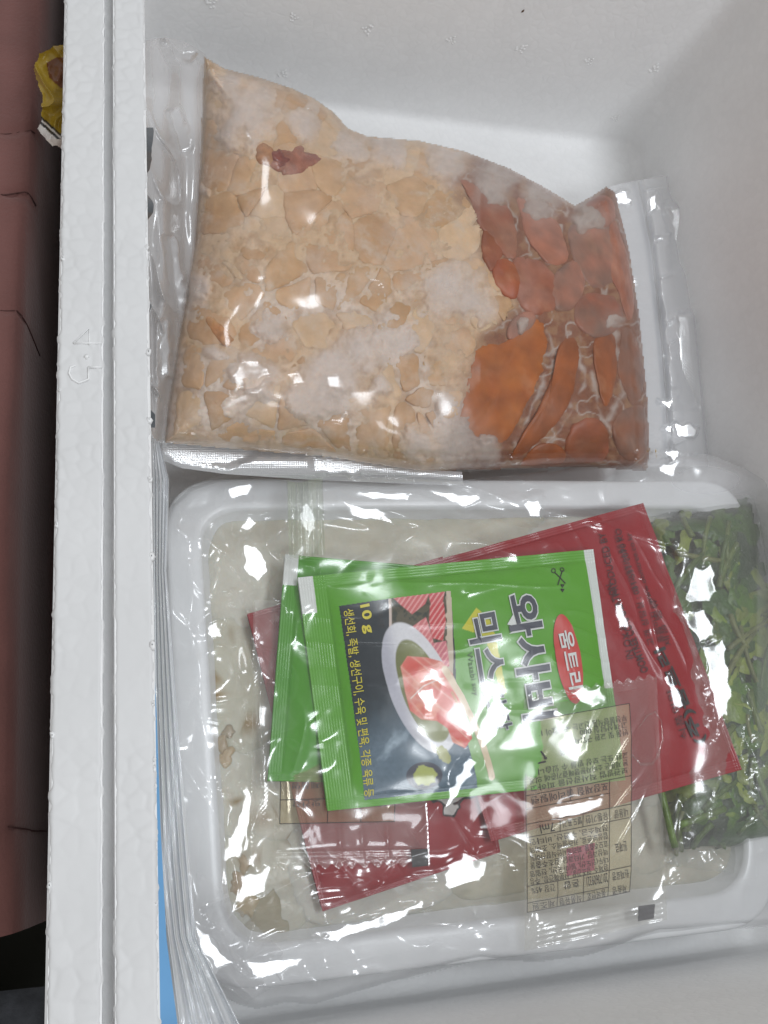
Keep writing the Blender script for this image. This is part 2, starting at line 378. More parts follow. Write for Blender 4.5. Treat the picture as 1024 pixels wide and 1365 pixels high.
# beaded rim faces: real relief
S_ = rng.rand(2600, 2) * [0.030, 0.52] + [-0.014, -0.10]
def bead(x, y):
    d1 = np.full(x.shape, 9.0); d2 = np.full(x.shape, 9.0); fx = x.ravel(); fy = y.ravel(); D1 = d1.ravel(); D2 = d2.ravel(); idx = np.zeros(fx.shape, int)
    order = np.argsort(S_[:, 1]); S = S_[order]
    for c0 in range(0, len(fx), 4000):
        X = fx[c0:c0 + 4000]; Y = fy[c0:c0 + 4000]
        lo = np.searchsorted(S[:, 1], Y.min() - 0.01); hi = np.searchsorted(S[:, 1], Y.max() + 0.01); T = S[lo:hi]
        dd = np.hypot(X[:, None] - T[None, :, 0], Y[:, None] - T[None, :, 1]); p = np.partition(dd, 1, 1)
        D1[c0:c0 + 4000] = p[:, 0]; D2[c0:c0 + 4000] = p[:, 1]; idx[c0:c0 + 4000] = lo + dd.argmin(1)
    return D1.reshape(x.shape), D2.reshape(x.shape), idx.reshape(x.shape)
# thin the seeds so beads are 3-5 mm
keep = []
for s in S_:
    if all((s[0] - q[0]) ** 2 + (s[1] - q[1]) ** 2 > 0.0031 ** 2 for q in keep[-900:]): keep.append(s)
S_ = np.array(keep)
def ledge(name, xa, xb):
    ys = np.arange(-0.075, 0.402, 0.00042); xs = np.linspace(xa, xb, int((xb - xa) / 0.00042))
    Y, X = np.meshgrid(ys, xs, indexing='ij'); d1, d2, idx = bead(X, Y)
    e = sstep(0, 0.0016, d2 - d1); sh = np.clip(fbm(X * 45, Y * 45, 18) * 1.3 + 0.55, 0.05, 1.0)
    tone = np.random.RandomState(1).rand(len(S_) + 1)[np.clip(idx, 0, len(S_))]
    Z = 0.1497 + sh * (0.00010 * np.clip(1 - (d1 / 0.0024) ** 2, 0, 1) + 0.00012 * e * (0.4 + tone) + 0.00008 * (tone - 0.5)) + 0.00003 * fbm(X * 500, Y * 500, 5) + 0.00025 * fbm(X * 60, Y * 60, 8)
    tv = 0.81 - 0.02 * sh * (1 - e) + 0.02 * (tone - 0.5) * sh + 0.012 * fbm(X * 90, Y * 90, 6)
    ed = np.minimum(X - xa, xb - X); Z -= 0.0011 * (1 - sstep(0, 0.0009, ed)) ** 2
    X = X + 0.0003 * fbm(X * 100 + 5, Y * 350, 12) * (1 - sstep(0, 0.0012, ed)) * 2
    P = np.stack([X, Y, Z], -1)
    ob = grid(name, P, 'foam_rim', box, np.repeat(tv[..., None], 3, 2), flip=True); return ob
ledge("outer_ledge", -0.0119, 0.0008)
ledge("inner_ledge", 0.0035, 0.0139)
rimz = lambda x, y: np.full(np.shape(x), 0.1502)
# moulded number on the outer ledge: raised strokes, read with its head to the left
def stroke(pts, w, name, parent):
    W = at([p[0] for p in pts], [p[1] for p in pts], 0.1502); W[:, 2] = 0.1500
    return tube(name, W, w, 'foam', parent, 8)
num = thing("tmp", (0, 0, 0), "x", "x"); bpy.data.objects.remove(num)
arc5 = [(112 + 14 * math.cos(math.radians(a)) * 1.0, 493 + 11 * math.sin(math.radians(a))) for a in range(-80, -361, -20)]
four = [(98, 456), (124, 437), (124, 462)], [(112, 456), (138, 458)]
E0 = stroke([(98, 457), (119, 437), (119, 459)], 0.00028, "embossed_number", box)
stroke([(98, 457), (136, 457)], 0.00028, "embossed_number", box)
stroke([(114, 474), (117, 477)], 0.0007, "embossed_number", box)
stroke([(118, 489), (118, 505), (105, 510), (96, 505), (92, 497), (94, 489), (100, 487)], 0.00028, "embossed_number", box)
stroke([(118, 489), (136, 489)], 0.00028, "embossed_number", box)
# torn crumbs clinging to the cut edges
for k, (px, py) in enumerate([(204, 938), (206, 1012), (205, 1024), (207, 1048), (208, 1204), (199, 560), (198, 470), (196, 330), (84, 345), (80, 520), (76, 700), (90, 118), (202, 742), (200, 640), (203, 860), (70, 980), (66, 1180)]):
    c = at(px, py, 0.1494); V = []; r = 0.00045 + 0.0005 * rng.rand()
    for i_ in range(5):
        for q in range(6):
            a = q * math.pi / 3 + i_ * 0.5; ph = -1.4 + 0.7 * i_; rr = r * (0.6 + 0.7 * rng.rand()); V.append((c[0] + rr * math.cos(ph) * math.cos(a), c[1] + 1.5 * rr * math.cos(ph) * math.sin(a), c[2] + rr * math.sin(ph)))
    mk("foam_crumb", np.array(V), [[i_ * 6 + q, i_ * 6 + (q + 1) % 6, (i_ + 1) * 6 + (q + 1) % 6, (i_ + 1) * 6 + q] for i_ in range(4) for q in range(6)], 'foam', box)
# vent marks on the inner walls
vm = None
def vent_mesh():
    V, Fc = [], []
    for k in range(9):
        a = k * 0.7 + rng.rand(); r = 0.0034 * (0.35 + 0.65 * rng.rand()) if k else 0
        c = (r * math.cos(a), r * math.sin(a)); s = 0.0007 + 0.0005 * rng.rand(); b = len(V)
        for q in range(8): V.append((c[0] + s * math.cos(q * math.pi / 4), c[1] + s * math.sin(q * math.pi / 4), 0))
        V.append((c[0], c[1], 0.0004)); Fc += [[b + q, b + (q + 1) % 8, b + 8] for q in range(8)]
    me = bpy.data.meshes.new("vent_mark"); me.from_pydata(V, [], Fc); me.materials.append(MAT['foam_dot']); return me
vm = vent_mesh()
def wall_mark(px, py, name="vent_mark", me=None, scale=1.0):
    p = at_y(px, py, 0.3875); z = p[2]; p = at_y(px, py, 0.386 + 0.004 * z / HZ - 0.0001)
    o = bpy.data.objects.new(name, me or vm); COL.objects.link(o); o.parent = box
    o.location = Vector(p) - box.location; o.rotation_euler = (math.pi / 2, rng.rand() * 6, 0); o.scale = (scale,) * 3
    return o
for p in ((280, 4), (390, 23), (377, 98), (601, 54), (695, 64), (784, 82), (872, 91), (820, 158), (491, 40)): wall_mark(*p, scale=0.75 + 0.3 * rng.rand())
dm = bpy.data.meshes.new("dirt_speck"); a_ = [(0.0011 * math.cos(t) * (0.6 + 0.6 * rng.rand()), 0.0006 * math.sin(t), 0) for t in np.arange(0, 6.28, 0.7)]
dm.from_pydata(a_ + [(0, 0, 0.0004)], [], [[k, (k + 1) % len(a_), len(a_)] for k in range(len(a_))]); dm.materials.append(MAT['dirt'])
wall_mark(697, 15, "dirt_speck", dm)

# ================================================================== CLOTH etc. beside the box
def clothz(x, y):
    return 0.112 + 0.003 * np.sin((x + 0.02) * 70) + 0.003 * fbm(x * 25, y * 9, 21) - 0.075 * sstep(-0.026, -0.012, x + 0.003 * np.sin(y * 14)) - 0.03 * sstep(-0.16, 0.03, -y)
cl_x = np.linspace(-0.26, -0.0135, 90); Xg, Yg = np.meshgrid(cl_x, np.linspace(-0.012, 0.45, 260), indexing='ij')
yb = at(30, 1240, 0.110)[1]
Yg = yb + (Yg + 0.012) * 1.05 + 0.15 * (Xg + 0.012) * 1.0 * np.clip(1 - (Yg + 0.012) / 0.1, 0, 1)
Zg = clothz(Xg, Yg)
SEAM = [[(0, 174), (24, 174), (46, 172)], [(0, 255), (24, 255), (46, 252)], [(12, 256), (30, 262), (46, 266)], [(0, 411), (28, 412), (46, 413)], [(0, 1096), (26, 1097), (46, 1093)]]
for s in SEAM:
    W = np.array([at(p[0], p[1], 0.11)[:2] for p in s]); d = lined(Xg, Yg, [tuple(w) for w in W]); Zg -= 0.0014 * np.exp(-(d / 0.0014) ** 2)
cloth = grid("pink_cloth", np.stack([Xg, Yg, Zg], -1), 'cloth', None, flip=False)
tag(cloth, "dusty pink cloth with thin seams lying beside the foam box", "cloth")
for s in (SEAM[0], SEAM[1], SEAM[3], SEAM[4]):
    pp = []
    for a, b in zip(s[:-1], s[1:]):
        for t in np.linspace(0, 1, 6): pp.append((a[0] + (b[0] - a[0]) * t, a[1] + (b[1] - a[1]) * t + 0.5 * math.sin(t * 5 + a[0])))
    W = at([p[0] for p in pp], [p[1] for p in pp], 0.11); W[:, 2] = clothz(W[:, 0], W[:, 1]) - 0.0013
    tube("seam", W, 0.00026, 'seam', cloth)
Xg, Yg = np.meshgrid(np.linspace(-0.16, -0.0135, 60), np.linspace(-0.2, float(at(30, 1318, 0.02)[1]), 60), indexing='ij')
gf = grid("grey_fabric", np.stack([Xg, Yg, 0.02 + 0.004 * fbm(Xg * 60, Yg * 60, 31)], -1), 'greyfab')
tag(gf, "dark grey rumpled fabric on the floor at the corner below the pink cloth", "fabric")
# yellow torn wrapper between cloth and box
YP = [(44, 92), (52, 72), (74, 60), (96, 58), (98, 200), (84, 198), (66, 192), (50, 172), (56, 160), (56, 128)]
gx, gy = np.meshgrid(np.arange(40, 100, 1.0), np.arange(55, 205, 1.0), indexing='ij')
mask = polyd(gx, gy, YP) > -0.5 + 1.5 * vnoise(gx / 5, gy / 5, 4)
hole = polyd(gx, gy, [(62, 84), (76, 76), (96, 78), (98, 118), (82, 118), (66, 104)]) > 0
zz = 0.126 + 0.005 * fbm(gx / 30, gy / 45, 33, 3) + 0.004 * ridge(gx, gy, 1.0, 40, 18, 6)
cc = np.empty(gx.shape + (3,)); cc[:] = lin(178, 150, 50)
cc[hole] = lin(118, 70, 40)
st = gy - 0.9 * (gx - 50)
cc[(st > 150)] = lin(225, 220, 215); cc[((st > 150) & (st < 154)) | ((st > 157) & (st < 162))] = lin(30, 28, 28)
cc[(gy > 185)] = lin(225, 215, 205)
yw = grid("yellow_wrapper", at(gx, gy, zz), 'yellow', None, cc, mask, flip=True)
tag(yw, "torn crumpled yellow wrapper with black stripes between pink cloth and foam box", "wrapper")

# ================================================================== FROZEN POUCH
PO = [(272, 75), (300, 92), (345, 103), (390, 118), (420, 132), (445, 150), (465, 172), (490, 182), (560, 188), (620, 202), (680, 225), (730, 252),
      (766, 274), (785, 264), (808, 249), (820, 256), (838, 330), (852, 420), (862, 520), (866, 600), (862, 628), (780, 622), (700, 624), (560, 628), (430, 608),
      (330, 600), (220, 590), (224, 540), (240, 440), (258, 330), (268, 200)]
def zp(px, py):
    d = np.clip(polyd(px, py, PO), 0, 1e9); t = np.clip(d / 125, 0, 1)
    edge = 0.058 + (px - 272) / 590 * -0.030 + np.clip((py - 300) / 300, 0, 1) * 0.004
    return edge + 0.030 * np.sqrt(1 - (1 - t) ** 2) + 0.0035 * fbm(px / 90, py / 90, 2, 2) * np.clip(d / 40, 0, 1)
pouch = thing("frozen_pouch", at(540, 380, 0.0), "large clear pouch of frozen pale lumps and orange roe with frost", "frozen food")
VEIN = [[(728, 432), (736, 470), (722, 520), (703, 560), (688, 592)], [(776, 445), (778, 500), (765, 545), (735, 590), (705, 615)], [(790, 500), (805, 560), (822, 600)], [(822, 445), (832, 520), (812, 560)]]
FR = [(590, 385, 42), (628, 395, 34), (415, 525, 50), (480, 470, 42), (345, 505, 40), (530, 455, 34), (605, 590, 46), (645, 600, 26), (555, 590, 30), (365, 440, 26), (330, 150, 55),
      (300, 115, 25), (400, 165, 30), (470, 200, 26), (520, 200, 30), (600, 215, 36), (660, 240, 38), (720, 270, 32), (785, 290, 24), (290, 470, 18), (695, 432, 14), (265, 380, 22), (262, 250, 16),
      (450, 500, 40), (510, 520, 20), (600, 540, 20), (820, 430, 9)]
def frostmask(px, py, veins=True):
    w = px + 14 * fbm(px / 30, py / 30, 41); h = py + 14 * fbm(px / 30 + 40, py / 30, 42)
    m = 0
    for x, y, r in FR: m = np.maximum(m, 1.25 - np.hypot(w - x, h - y) / r)
    if veins:
      for v in VEIN: m = np.maximum(m, 0.62 + 0.4 * vnoise(px / 12, py / 12, 68) - lined(w * 0.6 + px * 0.4, h * 0.6 + py * 0.4, v) / 8)
    return np.clip(m + 0.35 * fbm(px / 14, py / 14, 44), 0, 1)
gx, gy = np.meshgrid(np.arange(214, 874, 1.7), np.arange(70, 634, 1.7), indexing='ij')
fm = frostmask(gx, gy); base = zp(gx, gy)
dP = polyd(gx, gy, PO)
ed = np.clip(dP / 10, 0, 1)
fh = frostmask(gx, gy, False); zf = base - 0.0005 + 0.0013 * fbm(gx / 45, gy / 45, 69, 3) * ed * np.clip(0.3 + (np.interp(gy, [80, 240, 300, 345, 410, 450, 520, 600], [760, 600, 640, 650, 690, 640, 622, 600]) - gx) / 30, 0, 1) - 0.0005 * np.clip((gx - np.interp(gy, [80, 240, 300, 345, 410, 450, 520, 600], [760, 600, 640, 650, 690, 640, 622, 600])) / 20, 0, 1) + 0.0021 * sstep(0.2, 0.9, fh) + 0.0006 * sstep(0.2, 0.7, fm) + (0.0008 * fbm(gx / 13, gy / 13, 46) + 0.0004 * fbm(gx / 4, gy / 4, 47)) * ed
roe_side = sstep(-25, 25, gx - np.interp(gy, [80, 240, 300, 345, 410, 450, 520, 600], [760, 600, 640, 650, 690, 640, 622, 600]) + 14 * fbm(gx / 25, gy / 25, 48))
c_l = np.array(lin(210, 178, 144)) + (np.array(lin(218, 198, 182)) - np.array(lin(210, 178, 144))) * (sstep(330, 430, gy) * sstep(-0.3, 0.3, fbm(gx / 50, gy / 50, 67)))[..., None]; c_r = np.array(lin(132, 80, 52)); c_f = np.array(lin(208, 192, 182))
fc = c_l + (c_r - c_l) * roe_side[..., None]
fm = np.maximum(fm, 0.9 * roe_side * (1 - np.abs(fbm(gx / 30, gy / 30, 70, 3)) * 9).clip(0, 1)); k1 = (sstep(0.1, 0.95, fm) * (0.8 + 0.2 * fbm(gx / 9, gy / 9, 57)))[..., None]; fc = fc * (1 - k1) + (c_f * (1 - 0.24 * roe_side[..., None])) * k1
mott = fbm(gx / 22, gy / 22, 49, 5)[..., None]; fc = fc * (1 + 0.16 * mott) * (1 + 0.06 * fbm(gx / 5, gy / 5, 58)[..., None])
fr = sstep(0.15, 0.5, np.abs(fbm(gx / 20, gy / 20, 64, 4)))[..., None] * 0.5 * (1 - k1); fc = fc * (1 - fr) + np.array(lin(170, 132, 96)) * fr
grid("frost", at(gx, gy, zf), 'frost', pouch, fc, dP > -1, flip=True)

def chunk(name, poly, col, mat, bulge, sink=0.0022, gap=2.0, col2=None, seed=0, wob=0.12):
    p = chaikin(poly, 3 if len(poly) < 9 else 2); c = p.mean(0)
    d = p - c; r = np.hypot(d[:, 0], d[:, 1])[:, None]
    p = c + d * np.clip((r - gap) / r, 0.3, 2) * (1 + wob * fbm(p[:, :1] / 16, p[:, 1:] / 16, seed, 3))
    for k in np.where(polyd(p[:, 0], p[:, 1], PO) < 2)[0]:
        for t in np.linspace(0, 0.9, 19):
            w = p[k] * (1 - t) + c * t
            if float(polyd(w[:1], w[1:], PO)[0]) >= 2: break
        p[k] = w
    lv = [(1.0, -0.55), (0.93, -0.05), (0.84, 0.38), (0.70, 0.68), (0.52, 0.86), (0.34, 0.96), (0.17, 0.99)]
    V = []; Cc = []
    for s, b in lv:
        q = c + (p - c) * s
        z = zp(q[:, 0], q[:, 1]) + b * bulge - (sink * 0.25 if s == 1.0 else 0) - 0.0004 + 0.0006 * fbm(q[:, 0] / 15, q[:, 1] / 15, seed + 3, 3) * (s < 1)
        V.append(at(q[:, 0], q[:, 1], z))
        t = np.clip(0.5 + 0.9 * fbm(q[:, 0] / 22, q[:, 1] / 22, 59, 4), 0, 1)[:, None]
        Cc.append(np.array(col) * (1 - t) + np.array(col2 if col2 is not None else col) * t)
    zc = float(zp(np.array([c[0]]), np.array([c[1]]))[0]) + bulge - 0.0004
    V.append(at(c[0], c[1], zc).reshape(1, 3)); Cc.append(Cc[-1].mean(0, keepdims=True))
    n = len(p); Fc = []
    for i in range(len(lv) - 1):
        for k in range(n): Fc.append([i * n + k, i * n + (k + 1) % n, (i + 1) * n + (k + 1) % n, (i + 1) * n + k])
    for k in range(n): Fc.append([(len(lv) - 1) * n + k, (len(lv) - 1) * n + (k + 1) % n, len(lv) * n])
    sg = np.sum(p[:, 0] * np.roll(p[:, 1], -1) - np.roll(p[:, 0], -1) * p[:, 1])
    if sg > 0: Fc = [f[::-1] for f in Fc]
    return mk(name, np.concatenate(V), Fc, mat, pouch, np.concatenate(Cc))
SEEDS = [(300, 120), (350, 128), (395, 150), (440, 180), (300, 170), (345, 165), (300, 235), (335, 252), (310, 285), (352, 300), (402, 240), (400, 288), (440, 235), (480, 215), (540, 215), (478, 262), (440, 300), (500, 302),
 (545, 260), (590, 270), (614, 300), (622, 332), (560, 330), (528, 350), (575, 372), (640, 370), (668, 410), (640, 425), (600, 405), (480, 340), (430, 345), (390, 352), (340, 345), (300, 352), (315, 395), (352, 420), (400, 395),
 (440, 392), (502, 388), (468, 430), (420, 432), (380, 460), (320, 460), (290, 430), (480, 468), (530, 430), (560, 445), (600, 455), (540, 490), (590, 490), (562, 525), (510, 505), (460, 510), (410, 492), (268, 500), (300, 532),
 (350, 545), (400, 552), (450, 565), (500, 560), (545, 565), (590, 562), (252, 552), (330, 580), (420, 590), (500, 608), (560, 608), (252, 462), (275, 400), (282, 320), (280, 200), (370, 205), (440, 150), (570, 230), (600, 600)]
SEEDS = np.array(SEEDS, float) + rng.randn(len(SEEDS), 2) * 7
SEEDS = SEEDS[rng.rand(len(SEEDS)) > 0.24]
SEEDS = np.concatenate([SEEDS, np.array([(310, 340), (322, 350), (300, 366), (470, 395), (486, 405), (478, 418), (560, 560), (574, 552), (588, 545), (336, 268), (350, 278), (430, 300), (444, 312), (294, 500), (308, 512), (300, 150), (318, 160)], float)])
PALE = [(274, 84), (300, 98), (345, 109), (390, 124), (420, 138), (445, 158), (465, 178), (490, 190), (560, 196), (600, 240), (640, 290), (642, 345), (690, 405), (684, 425), (640, 450), (622, 520), (602, 598), (590, 618), (560, 622), (430, 602), (330, 594), (228, 584), (232, 540), (246, 440), (264, 330), (272, 200)]
def clip_cell(i):
    poly = [np.array(p, float) for p in ((180, 40), (900, 40), (900, 660), (180, 660))]; s = SEEDS[i]
    for j, t in enumerate(SEEDS):
        if j == i or np.hypot(*(t - s)) > 160: continue
        m = (s + t) / 2; nrm = t - s; out = []
        for a, b in zip(poly, poly[1:] + poly[:1]):
            da = (a - m) @ nrm; db = (b - m) @ nrm
            if da <= 0: out.append(a)
            if (da < 0) != (db < 0) and da != db: out.append(a + (b - a) * (da / (da - db)))
        poly = out
        if len(poly) < 3: return None
    poly = np.array(poly)
    q = []                                        # densify, wobble and keep inside the pale half
    for a, b in zip(poly, np.roll(poly, -1, 0)):
        for t in np.linspace(0, 1, max(2, int(np.hypot(*(b - a)) / 14)), endpoint=False): q.append(a + (b - a) * t)
    q = np.array(q); q = q + 5 * np.stack([fbm(q[:, 0] / 24, q[:, 1] / 24, 51), fbm(q[:, 0] / 24, q[:, 1] / 24, 55)], 1)
    for k in range(len(q)):
        for t in np.linspace(0, 0.95, 20):
            w = q[k] * (1 - t) + s * t
            if inpoly(w[:1], w[1:], PALE)[0]: break
        q[k] = w
    return q
pcols = [lin(208, 170, 132), lin(198, 158, 116), lin(212, 179, 143), lin(203, 164, 128), lin(192, 150, 108)]
for i in range(len(SEEDS)):
    q = clip_cell(i)
    if q is None or len(q) < 5: continue
    chunk("pale_lump", q, pcols[i % 5], 'pale', 0.0004 + 0.0005 * rng.rand() ** 2, gap=(-4.5 + 3 * rng.rand()) * (1 - sstep(300, 420, SEEDS[i][1])) + (0.2 + 3.6 * rng.rand()) * sstep(300, 420, SEEDS[i][1]), col2=pcols[(i * 3 + 1) % 5], seed=i % 50)
OR, BR, RB, PK, GP = lin(160, 82, 22), lin(138, 70, 20), lin(150, 80, 50), lin(166, 108, 86), lin(134, 100, 84)
LOBES = [
 ([(640, 462), (680, 456), (705, 425), (722, 430), (732, 455), (720, 500), (703, 540), (686, 570), (660, 600), (615, 607), (598, 616), (605, 580), (622, 520), (628, 480)], OR, lin(174, 98, 34)),
 ([(744, 456), (768, 449), (773, 470), (766, 520), (742, 568), (700, 602), (676, 618), (694, 582), (722, 540), (738, 500)], OR, BR),
 ([(790, 450), (818, 443), (822, 470), (818, 520), (806, 545), (795, 500)], BR, OR),
 ([(752, 592), (773, 556), (800, 560), (815, 590), (800, 616), (762, 615)], BR, RB),
 ([(665, 340), (690, 358), (697, 388), (680, 402), (652, 370)], lin(162, 74, 30), OR),
 ([(612, 238), (650, 255), (680, 290), (690, 330), (676, 347), (645, 300), (625, 260)], RB, lin(150, 96, 70)),
 ([(688, 258), (725, 283), (750, 320), (753, 345), (730, 352), (705, 310)], lin(172, 104, 76), PK),
 ([(692, 345), (725, 358), (742, 390), (722, 420), (698, 407), (686, 370)], PK, RB),
 ([(742, 368), (770, 350), (777, 380), (760, 410), (738, 408)], GP, PK),
 ([(775, 395), (820, 400), (826, 430), (800, 446), (772, 435)], GP, RB),
 ([(758, 300), (800, 300), (815, 330), (821, 370), (792, 386), (770, 340)], PK, GP),
 ([(830, 440), (850, 450), (855, 520), (842, 540), (828, 490)], GP, BR),
 ([(818, 290), (834, 340), (845, 400), (838, 432), (824, 380), (812, 330)], lin(178, 116, 90), RB),
 ([(830, 552), (858, 542), (862, 600), (836, 614), (822, 580)], BR, GP),
 ([(772, 287), (800, 264), (815, 275), (812, 297), (782, 300)], PK, RB),
 ([(645, 300), (668, 330), (655, 360), (648, 345)], lin(150, 80, 50), BR),
 ([(700, 418), (712, 424), (700, 440), (684, 450), (680, 438)], PK, GP),
 ([(722, 596), (750, 600), (748, 618), (690, 622)], BR, OR)]
for k, (p, a, b) in enumerate(LOBES): chunk("roe_lobe", p, a, 'roe', 0.0011, gap=-3.2 if k < 5 else -8.0, col2=b, seed=k + 7)
CL = [([(334, 206), (342, 188), (360, 190), (370, 206), (362, 226), (344, 226)], lin(160, 100, 58), lin(176, 126, 84), 0.0017, 0.35),
      ([(352, 204), (370, 192), (396, 190), (420, 204), (432, 222), (404, 230), (384, 240), (362, 240)], lin(140, 76, 60), lin(166, 112, 90), 0.0018, 0.4),
      ([(360, 200), (372, 196), (386, 206), (398, 214), (384, 224), (370, 232), (364, 216)], lin(108, 42, 34), lin(140, 74, 60), 0.0022, 0.6),
      ([(270, 420), (288, 424), (304, 444), (316, 456), (298, 462), (282, 450)], lin(184, 118, 64), lin(192, 144, 96), 0.0015, 0.4)]
for k, (p, a, b, h, wb) in enumerate(CL): chunk("red_clot" if k < 3 else "orange_spot", p, a, 'clot', h, gap=0.5, col2=b, seed=20 + k * 3, wob=wb)
# film drawn tight over the contents
gx, gy = np.meshgrid(np.arange(212, 876, 2.4), np.arange(68, 636, 2.4), indexing='ij'); dP = polyd(gx, gy, PO)
zz = zp(gx, gy) + 0.0034 + 0.0010 * fbm(gx / 55, gy / 55, 61, 2) * np.clip(dP / 20, 0, 1)  - 0.0022 * (1 - np.clip(dP / 14, 0, 1)) ** 2
zz += 0.0012 * ridge(gx, gy, 0.45, 130, 34, 62) * (1 - sstep(20, 90, dP)) + 0.0006 * ridge(gx, gy, 2.4, 190, 40, 15)
zz = blur(blur(zz, 4), 4) * (dP > 16) + zz * (dP <= 16)
for pl in ([(316, 484), (346, 478), (360, 496), (340, 512), (312, 522)], [(385, 500), (400, 496), (402, 510), (390, 514)], [(436, 505), (452, 500), (458, 512), (440, 516)], [(440, 560), (456, 556), (456, 566)], [(495, 372), (508, 374), (505, 382)], [(275, 82), (300, 94), (286, 100), (280, 112)]):
    zz = facet(zz, gx, gy, pl, 8.0)
hz = 0.02 + 0.26 * blur(blur(frostmask(gx, gy, False), 3), 3) + 0.16 * sstep(-0.1, 0.5, fbm(gx / 38, gy / 38, 72, 4)) * (gx < 640)
hz *= 0.75 + 0.25 * fbm(gx / 9, gy / 9, 74)
grid("pouch_film", at(gx, gy, zz), 'pouch_film', pouch, np.repeat(hz[..., None], 3, 2), dP > -2, flip=True)
# left flange, standing up to the box wall
t, s = np.meshgrid(np.linspace(0, 1, 260), np.linspace(0, 1, 60), indexing='ij')
ey = 72 + t * (590 - 72); ex = np.interp(ey, [75, 200, 330, 440, 540, 590], [274, 270, 260, 242, 226, 220])
top = -6 * np.sin(s * 3.0) * (1 - t) ** 8 * 2
lx = 191 + 4 * np.clip(fbm(t * 9, t * 0, 63) * 2, -0.5, 2) + 8 * np.exp(-((t - .3) / .05) ** 2) * 0.6
px = ex + (lx - ex) * s; py = ey + top - 16 * s * (1 - t) + 0
zz = (zp(ex + 3, ey) - 0.001) * (1 - s) + 0.098 * s + 0.0085 * np.sin(s * math.pi) * (0.55 * np.sin(t * 9 + s * 5) + 0.5 * np.cos(s * 9 + 2.5 * t)) + 0.004 * ridge(px, py, 1.25, 200, 26, 16) * np.sin(s * math.pi)
for pl in ([(218, 58), (240, 70), (262, 70), (250, 80), (228, 74)], [(228, 150), (238, 150), (254, 196), (244, 200)], [(222, 320), (234, 320), (247, 400), (238, 408)], [(214, 430), (222, 430), (226, 500), (216, 500)]): zz = facet(zz, px, py, pl, 9.0)
grid("side_flange", at(px, py, zz), 'flange', pouch, flip=False)
# bottom seal, embossed
t, s = np.meshgrid(np.linspace(0, 1, 420), np.linspace(0, 1, 44), indexing='ij')
ex = 216 + t * 400; ey = np.interp(ex, [216, 330, 430, 560, 640], [588, 599, 606, 626, 630])
ey2 = np.interp(ex, [216, 240, 300, 420, 620], [614, 624, 632, 640, 648])
px = ex + 2 * s; py = ey + (ey2 - ey) * s
dots = np.sin(px * 2 * math.pi / 6 + py * 2 * math.pi / 6) * np.sin(px * 2 * math.pi / 6 - py * 2 * math.pi / 6)
zz = 0.0585 - 0.004 * s + 0.0025 * np.sin(t * 5 + 1) * s + 0.0022 * np.sin(s * 3.1) - 0.02 * t + 0.010 * t 
zz = facet(zz, px, py, [(222, 590), (270, 596), (330, 604), (300, 616), (236, 612)], 14.0, 1.0, 0.0001); zz = facet(zz, px, py, [(420, 612), (480, 620), (470, 628), (420, 622)], 10.0) + 0.00006 * dots
grid("bottom_seal", at(px, py, zz), 'seal', pouch, flip=True)
# right side seal, leaning into the corner of the box
t, s = np.meshgrid(np.linspace(0, 1, 480), np.linspace(0, 1, 140), indexing='ij')
ey = 250 + t * 372; ex = np.interp(ey, [250, 330, 420, 520, 622], [812, 836, 850, 860, 864])
rx = np.interp(ey, [250, 300, 600, 622], [921, 927, 946, 947])
px = ex + (rx - ex) * s; py = ey - 20 * s ** 0.7 * (1 - t) ** 3
zl = np.interp(ey, [250, 622], [0.030, 0.026])
zr = np.interp(ey, [250, 622], [0.021, 0.010])
zz = zl * (1 - s) + zr * s + 0.006 * np.sin(np.clip(s * 1.6, 0, 1) * math.pi) * (0.4 + 0.3 * np.sin(t * 23)) - 0.007 * np.exp(-((s - 0.34) / 0.06) ** 2)
zz += 0.0030 * np.exp(-((s - 0.5) / 0.10) ** 2) * ridge(t * 380, s * 60, 0.25, 24, 60, 19)
dots = np.sin(px * 2 * math.pi / 4.2) * np.sin(py * 2 * math.pi / 4.2); zz += 0.00003 * np.sin(py * 2 * math.pi / 5) * (s < .3)
zz -= 0.007 * sstep(0.86, 1.0, s) ** 2
for pl in ([(884, 572), (905, 566), (928, 570), (926, 580), (900, 582)], [(868, 262), (874, 258), (876, 280), (866, 284)], [(878, 318), (892, 312), (888, 322)], [(818, 258), (836, 256), (838, 270), (824, 272)], [(884, 600), (904, 604), (900, 612)], [(880, 536), (894, 534), (892, 542)]):
    zz = zz + (facet(zz, px, py, pl, 6.0) - zz) * (1 - sstep(0.8, 0.97, s))
for pl in ([(898, 280), (916, 280), (920, 350), (902, 350)], [(906, 425), (924, 425), (929, 540), (910, 540)], [(902, 238), (914, 238), (914, 250), (902, 250)]): zz = zz + (facet(zz, px, py, pl, 16.0, 1.0, 0.0001) - zz) * (1 - sstep(0.78, 0.97, s))
zz += 0.00006 * dots * sstep(0.62, 0.68, s)
grid("side_seal", at(px, py, zz), 'seal', pouch, flip=True)
# pale wedge of flesh inside the right seal
chunk("pale_lump", [(866, 580), (878, 578), (884, 600), (882, 624), (862, 624)], lin(226, 198, 140), 'pale', 0.004, gap=0.3)

# dark strip standing in for the shade between the pouch flange and the box wall
t, s = np.meshgrid(np.linspace(0, 1, 160), np.linspace(0, 1, 8), indexing='ij')
py = 170 + t * 400; px = 188 + s * (6 + 26 * np.clip(fbm(t * 7, t * 0, 66), -0.1, 0.5)); zz = 0.108 + 0.003 * np.sin(t * 30) - 0.004 * s
db = grid("gap_shade_strip", at(px, py, zz), 'gap_shade', None, flip=True)
tag(db, "dark strip standing in for shade in the gap between foam wall and frozen pouch", "shade strip")

